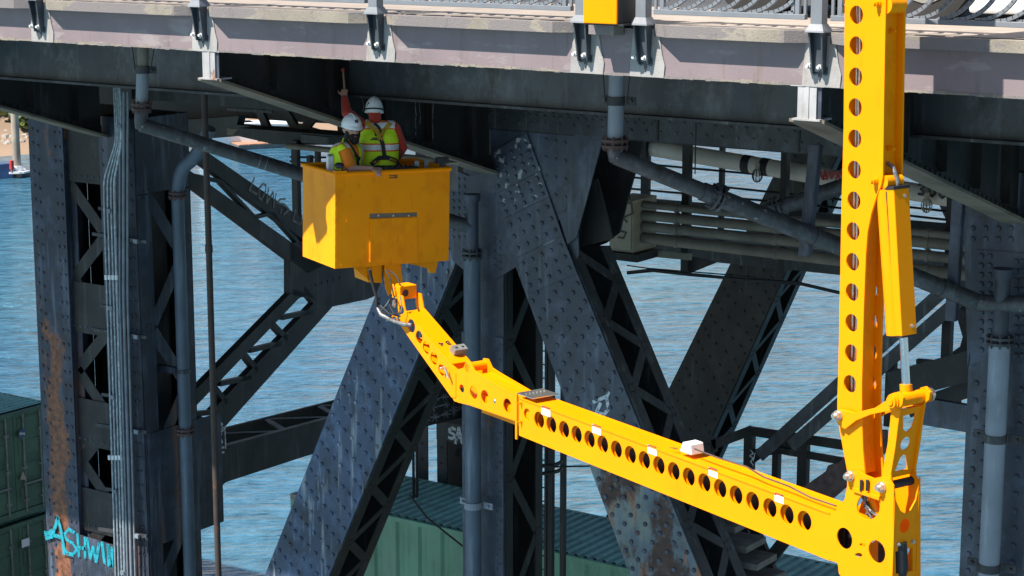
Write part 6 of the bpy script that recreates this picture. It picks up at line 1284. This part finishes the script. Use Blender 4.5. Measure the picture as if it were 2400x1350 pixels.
worker_red()
def worker_orange():
    D = 22.28; t = thing('person', 'bearded worker in orange shirt and lime vest leaning an arm on the bucket', 'person', BP(.3, .33, .035)); fl = BP(.3, .33, .035)
    r, d = _r, _d; fw = (-d * .55 + r * .84).normalized(); sd = UP.cross(fw).normalized()      # chest turned to camera right; sd to his left
    pel = J(806, 432, D + .05); ch = J(812, 362, D); nk = J(819, 325, D); hd = J(824, 308, D - .02)
    sA = J(806, 352, D - .15); sB = J(826, 346, D + .2); eA = J(824, 396, D - .16); wA = J(872, 395, D - .22)
    SK, SH, TR, TO = 0, 1, 2, 3
    caps = [(pel - sd * .07, ch - sd * .08, .12, .13, TO), (pel + sd * .07, ch + sd * .08, .12, .13, TO), (ch - sd * .08, lerp(ch, sA, .7), .13, .09, TO), (ch + sd * .08, lerp(ch, sB, .7), .13, .09, TO), (ch, nk - UP * .03, .12, .062, TO), (sA, sB, .07, .07, TO),
            (nk - UP * .05, hd, .06, .058, SK), (hd, hd + UP * .045, .086, .088, SK), (hd - UP * .045 + (-d * .8 + r * .45) * .045, hd + (-d * .8 + r * .45) * .02, .052, .07, SK), (sA, lerp(sA, eA, .72), .07, .066, SH), (lerp(sA, eA, .6), eA, .05, .048, SK), (eA, wA, .047, .03, SK), (sB, sB - UP * .25 + fw * .1, .065, .05, SH), (sB - UP * .25 + fw * .1, sB - UP * .3 + fw * .32, .045, .03, SK)]
    fd = (-d * .85 + r * .5).normalized(); fr = fd.cross(UP)
    caps += [(hd + fd * .085 + UP * .022, hd + fd * .105 - UP * .008, .012, .017, SK), (hd - fr * .088 - UP * .0, hd - fr * .094 + UP * .03, .014, .018, SK), (hd + fr * .088 - UP * .0, hd + fr * .094 + UP * .03, .014, .018, SK), (hd + fd * .08 + UP * .04 - fr * .04, hd + fd * .08 + UP * .04 + fr * .04, .016, .016, SK)]
    for s in (-1, 1):
        hip = pel + sd * .085 * s - UP * .06; ft = V((hip.x, hip.y, fl.z + .05)) + sd * .05 * s; kn = lerp(hip, ft, .48) + fw * .04; caps += [(hip, kn, .1, .07, TR), (kn, ft + UP * .04, .07, .05, TR), (ft - fw * .05, ft + fw * .14, .05, .045, TR)]
    hdv = (J(892, 403, D - .3) - wA); caps += hand(wA, hdv, UP * .3 + d, UP + -d * .2, curl=.75)
    body, tg = build_body('body', caps, t, ['skin', 'orange_shirt', 'trousers', 'orange_shirt'])
    n = len(tg); c = np.zeros(n * 3); body.data.polygons.foreach_get('center', c); c = c.reshape(-1, 3); z = c[:, 2]
    A = lambda v: np.array(v); sx = (c - A(ch)) @ A(sd); fx = (c - A(ch)) @ A(fw)
    Z = lambda y: J(812, y, D - .1).z
    keep = (tg == 3) & (z > pel.z - .05) & ~((abs(sx) < .055 - (z - ch.z) * -.12) & (fx > .03) & (z > ch.z - .02)) & (z < Z(326)); idx = np.zeros(n, int)
    bd = abs(abs(sx) - .13); idx[(bd < .036) & (z > Z(395))] = 2; idx[(bd < .024) & (z > Z(395))] = 1
    for (ya, yb, k) in ((412, 396, 2), (410, 398, 1)): idx[(z > Z(ya)) & (z < Z(yb))] = k
    vest = shell(body, keep, .012, 'safety_vest', ['lime', 'reflect', 'vest_orange'], idx, t); bv = bvh_of(vest)
    for pth, w_, m_ in (([(808, 328), (822, 345), (836, 368), (838, 395)], .035, 'strap'), ([(800, 335), (815, 350), (832, 372)], .02, 'strap_yellow'), ([(826, 366), (842, 372)], .04, 'strap')): ribbon(bv, pth, w_, 'harness_strap', m_, t)
    # backpack-like harness lump behind the shoulder
    MB().ball(J(786, 372, D + .12), .05, .05, .1).build('harness_pack', 'strap', t, True)
    # beard, brows, eyes, hair
    b = MB(); M = Matrix((fr, fd, UP)).transposed(); bc = hd + fd * .062 - UP * .066
    b.ball(bc, .066, .05, .06, 16, 10, 0, M); b.ball(bc - UP * .035 + fd * .012, .045, .036, .045, 14, 8, 0, M); b.ball(hd - fr * .07 + fd * .02 - UP * .03, .022, .045, .055, 12, 8, 0, M); b.ball(hd + fr * .07 + fd * .02 - UP * .03, .022, .045, .055, 12, 8, 0, M); b.ball(hd + fd * .098 - UP * .028, .032, .014, .011, 12, 6, 0, M)
    b.build('beard', 'hair', t, True)
    MB().ball(hd + fd * .108 - UP * .046, .02, .01, .006, 10, 6, 0, M).build('mouth', 'red_shirt', t, True)
    for s in (-1, 1):
        MB().ball(hd + fd * .088 + fr * s * .034 + UP * .022, .014, .008, .007, 10, 6, 0, M).build('eye', 'logo_black', t, True); MB().ball(hd + fd * .09 + fr * s * .036 + UP * .043, .022, .008, .006, 10, 6, 0, M).build('eyebrow', 'hair', t, True)
    MB().ball(hd + UP * .03 - fd * .04, .092, .075, .07, 16, 10, 0, M).build('hair', 'hair', t, True)
    hh, HM = helmet(hd + UP * .068, UP + fd * .02, fd, 'hard_hat', t, .035, False)
    q = hd + UP * .125 + fd * .128; MB().box(q, fr * .016, UP * .017, fd * .012).build('helmet_logo', 'logo_black', hh, False)
worker_orange()

def underdeck():
    t = thing('traveller_frame', 'dark maintenance frame slung under the deck above the boats', 'frame', at(YP(27.5), 620, 290))
    p = YP(27.5)
    MB().prism(ats(p, (215, 140), (830, 190), (830, 292), (700, 286), (560, 276), (215, 300)), EY * .25).build('side_plate', 'steel_dark', t)
    MB().prism(ats(YP(27.0), (500, 288), (690, 304), (690, 316), (500, 300)), EY * .2).build('lower_beam', 'steel_dark', t)
    MB().prism(ats(YP(27.0), (300, 290), (560, 272), (548, 320), (300, 340)), EY * .2).build('end_plate', 'steel_dark', t)
    for x0, y0, x1, y1 in ((650, 230, 700, 310), (700, 300, 800, 330), (590, 215, 640, 330), (762, 240, 700, 320), (800, 270, 805, 335)):
        MB().bar(at(YP(26.8), x0, y0), at(YP(26.8), x1, y1), EX, .16, .08).build('strut', 'steel_dark', t)
    MB().bar(at(YP(26.6), 534, 308), at(YP(26.6), 625, 317), UP, .12, .04).build('yellowed_board', 'flange_tan', t)
underdeck()
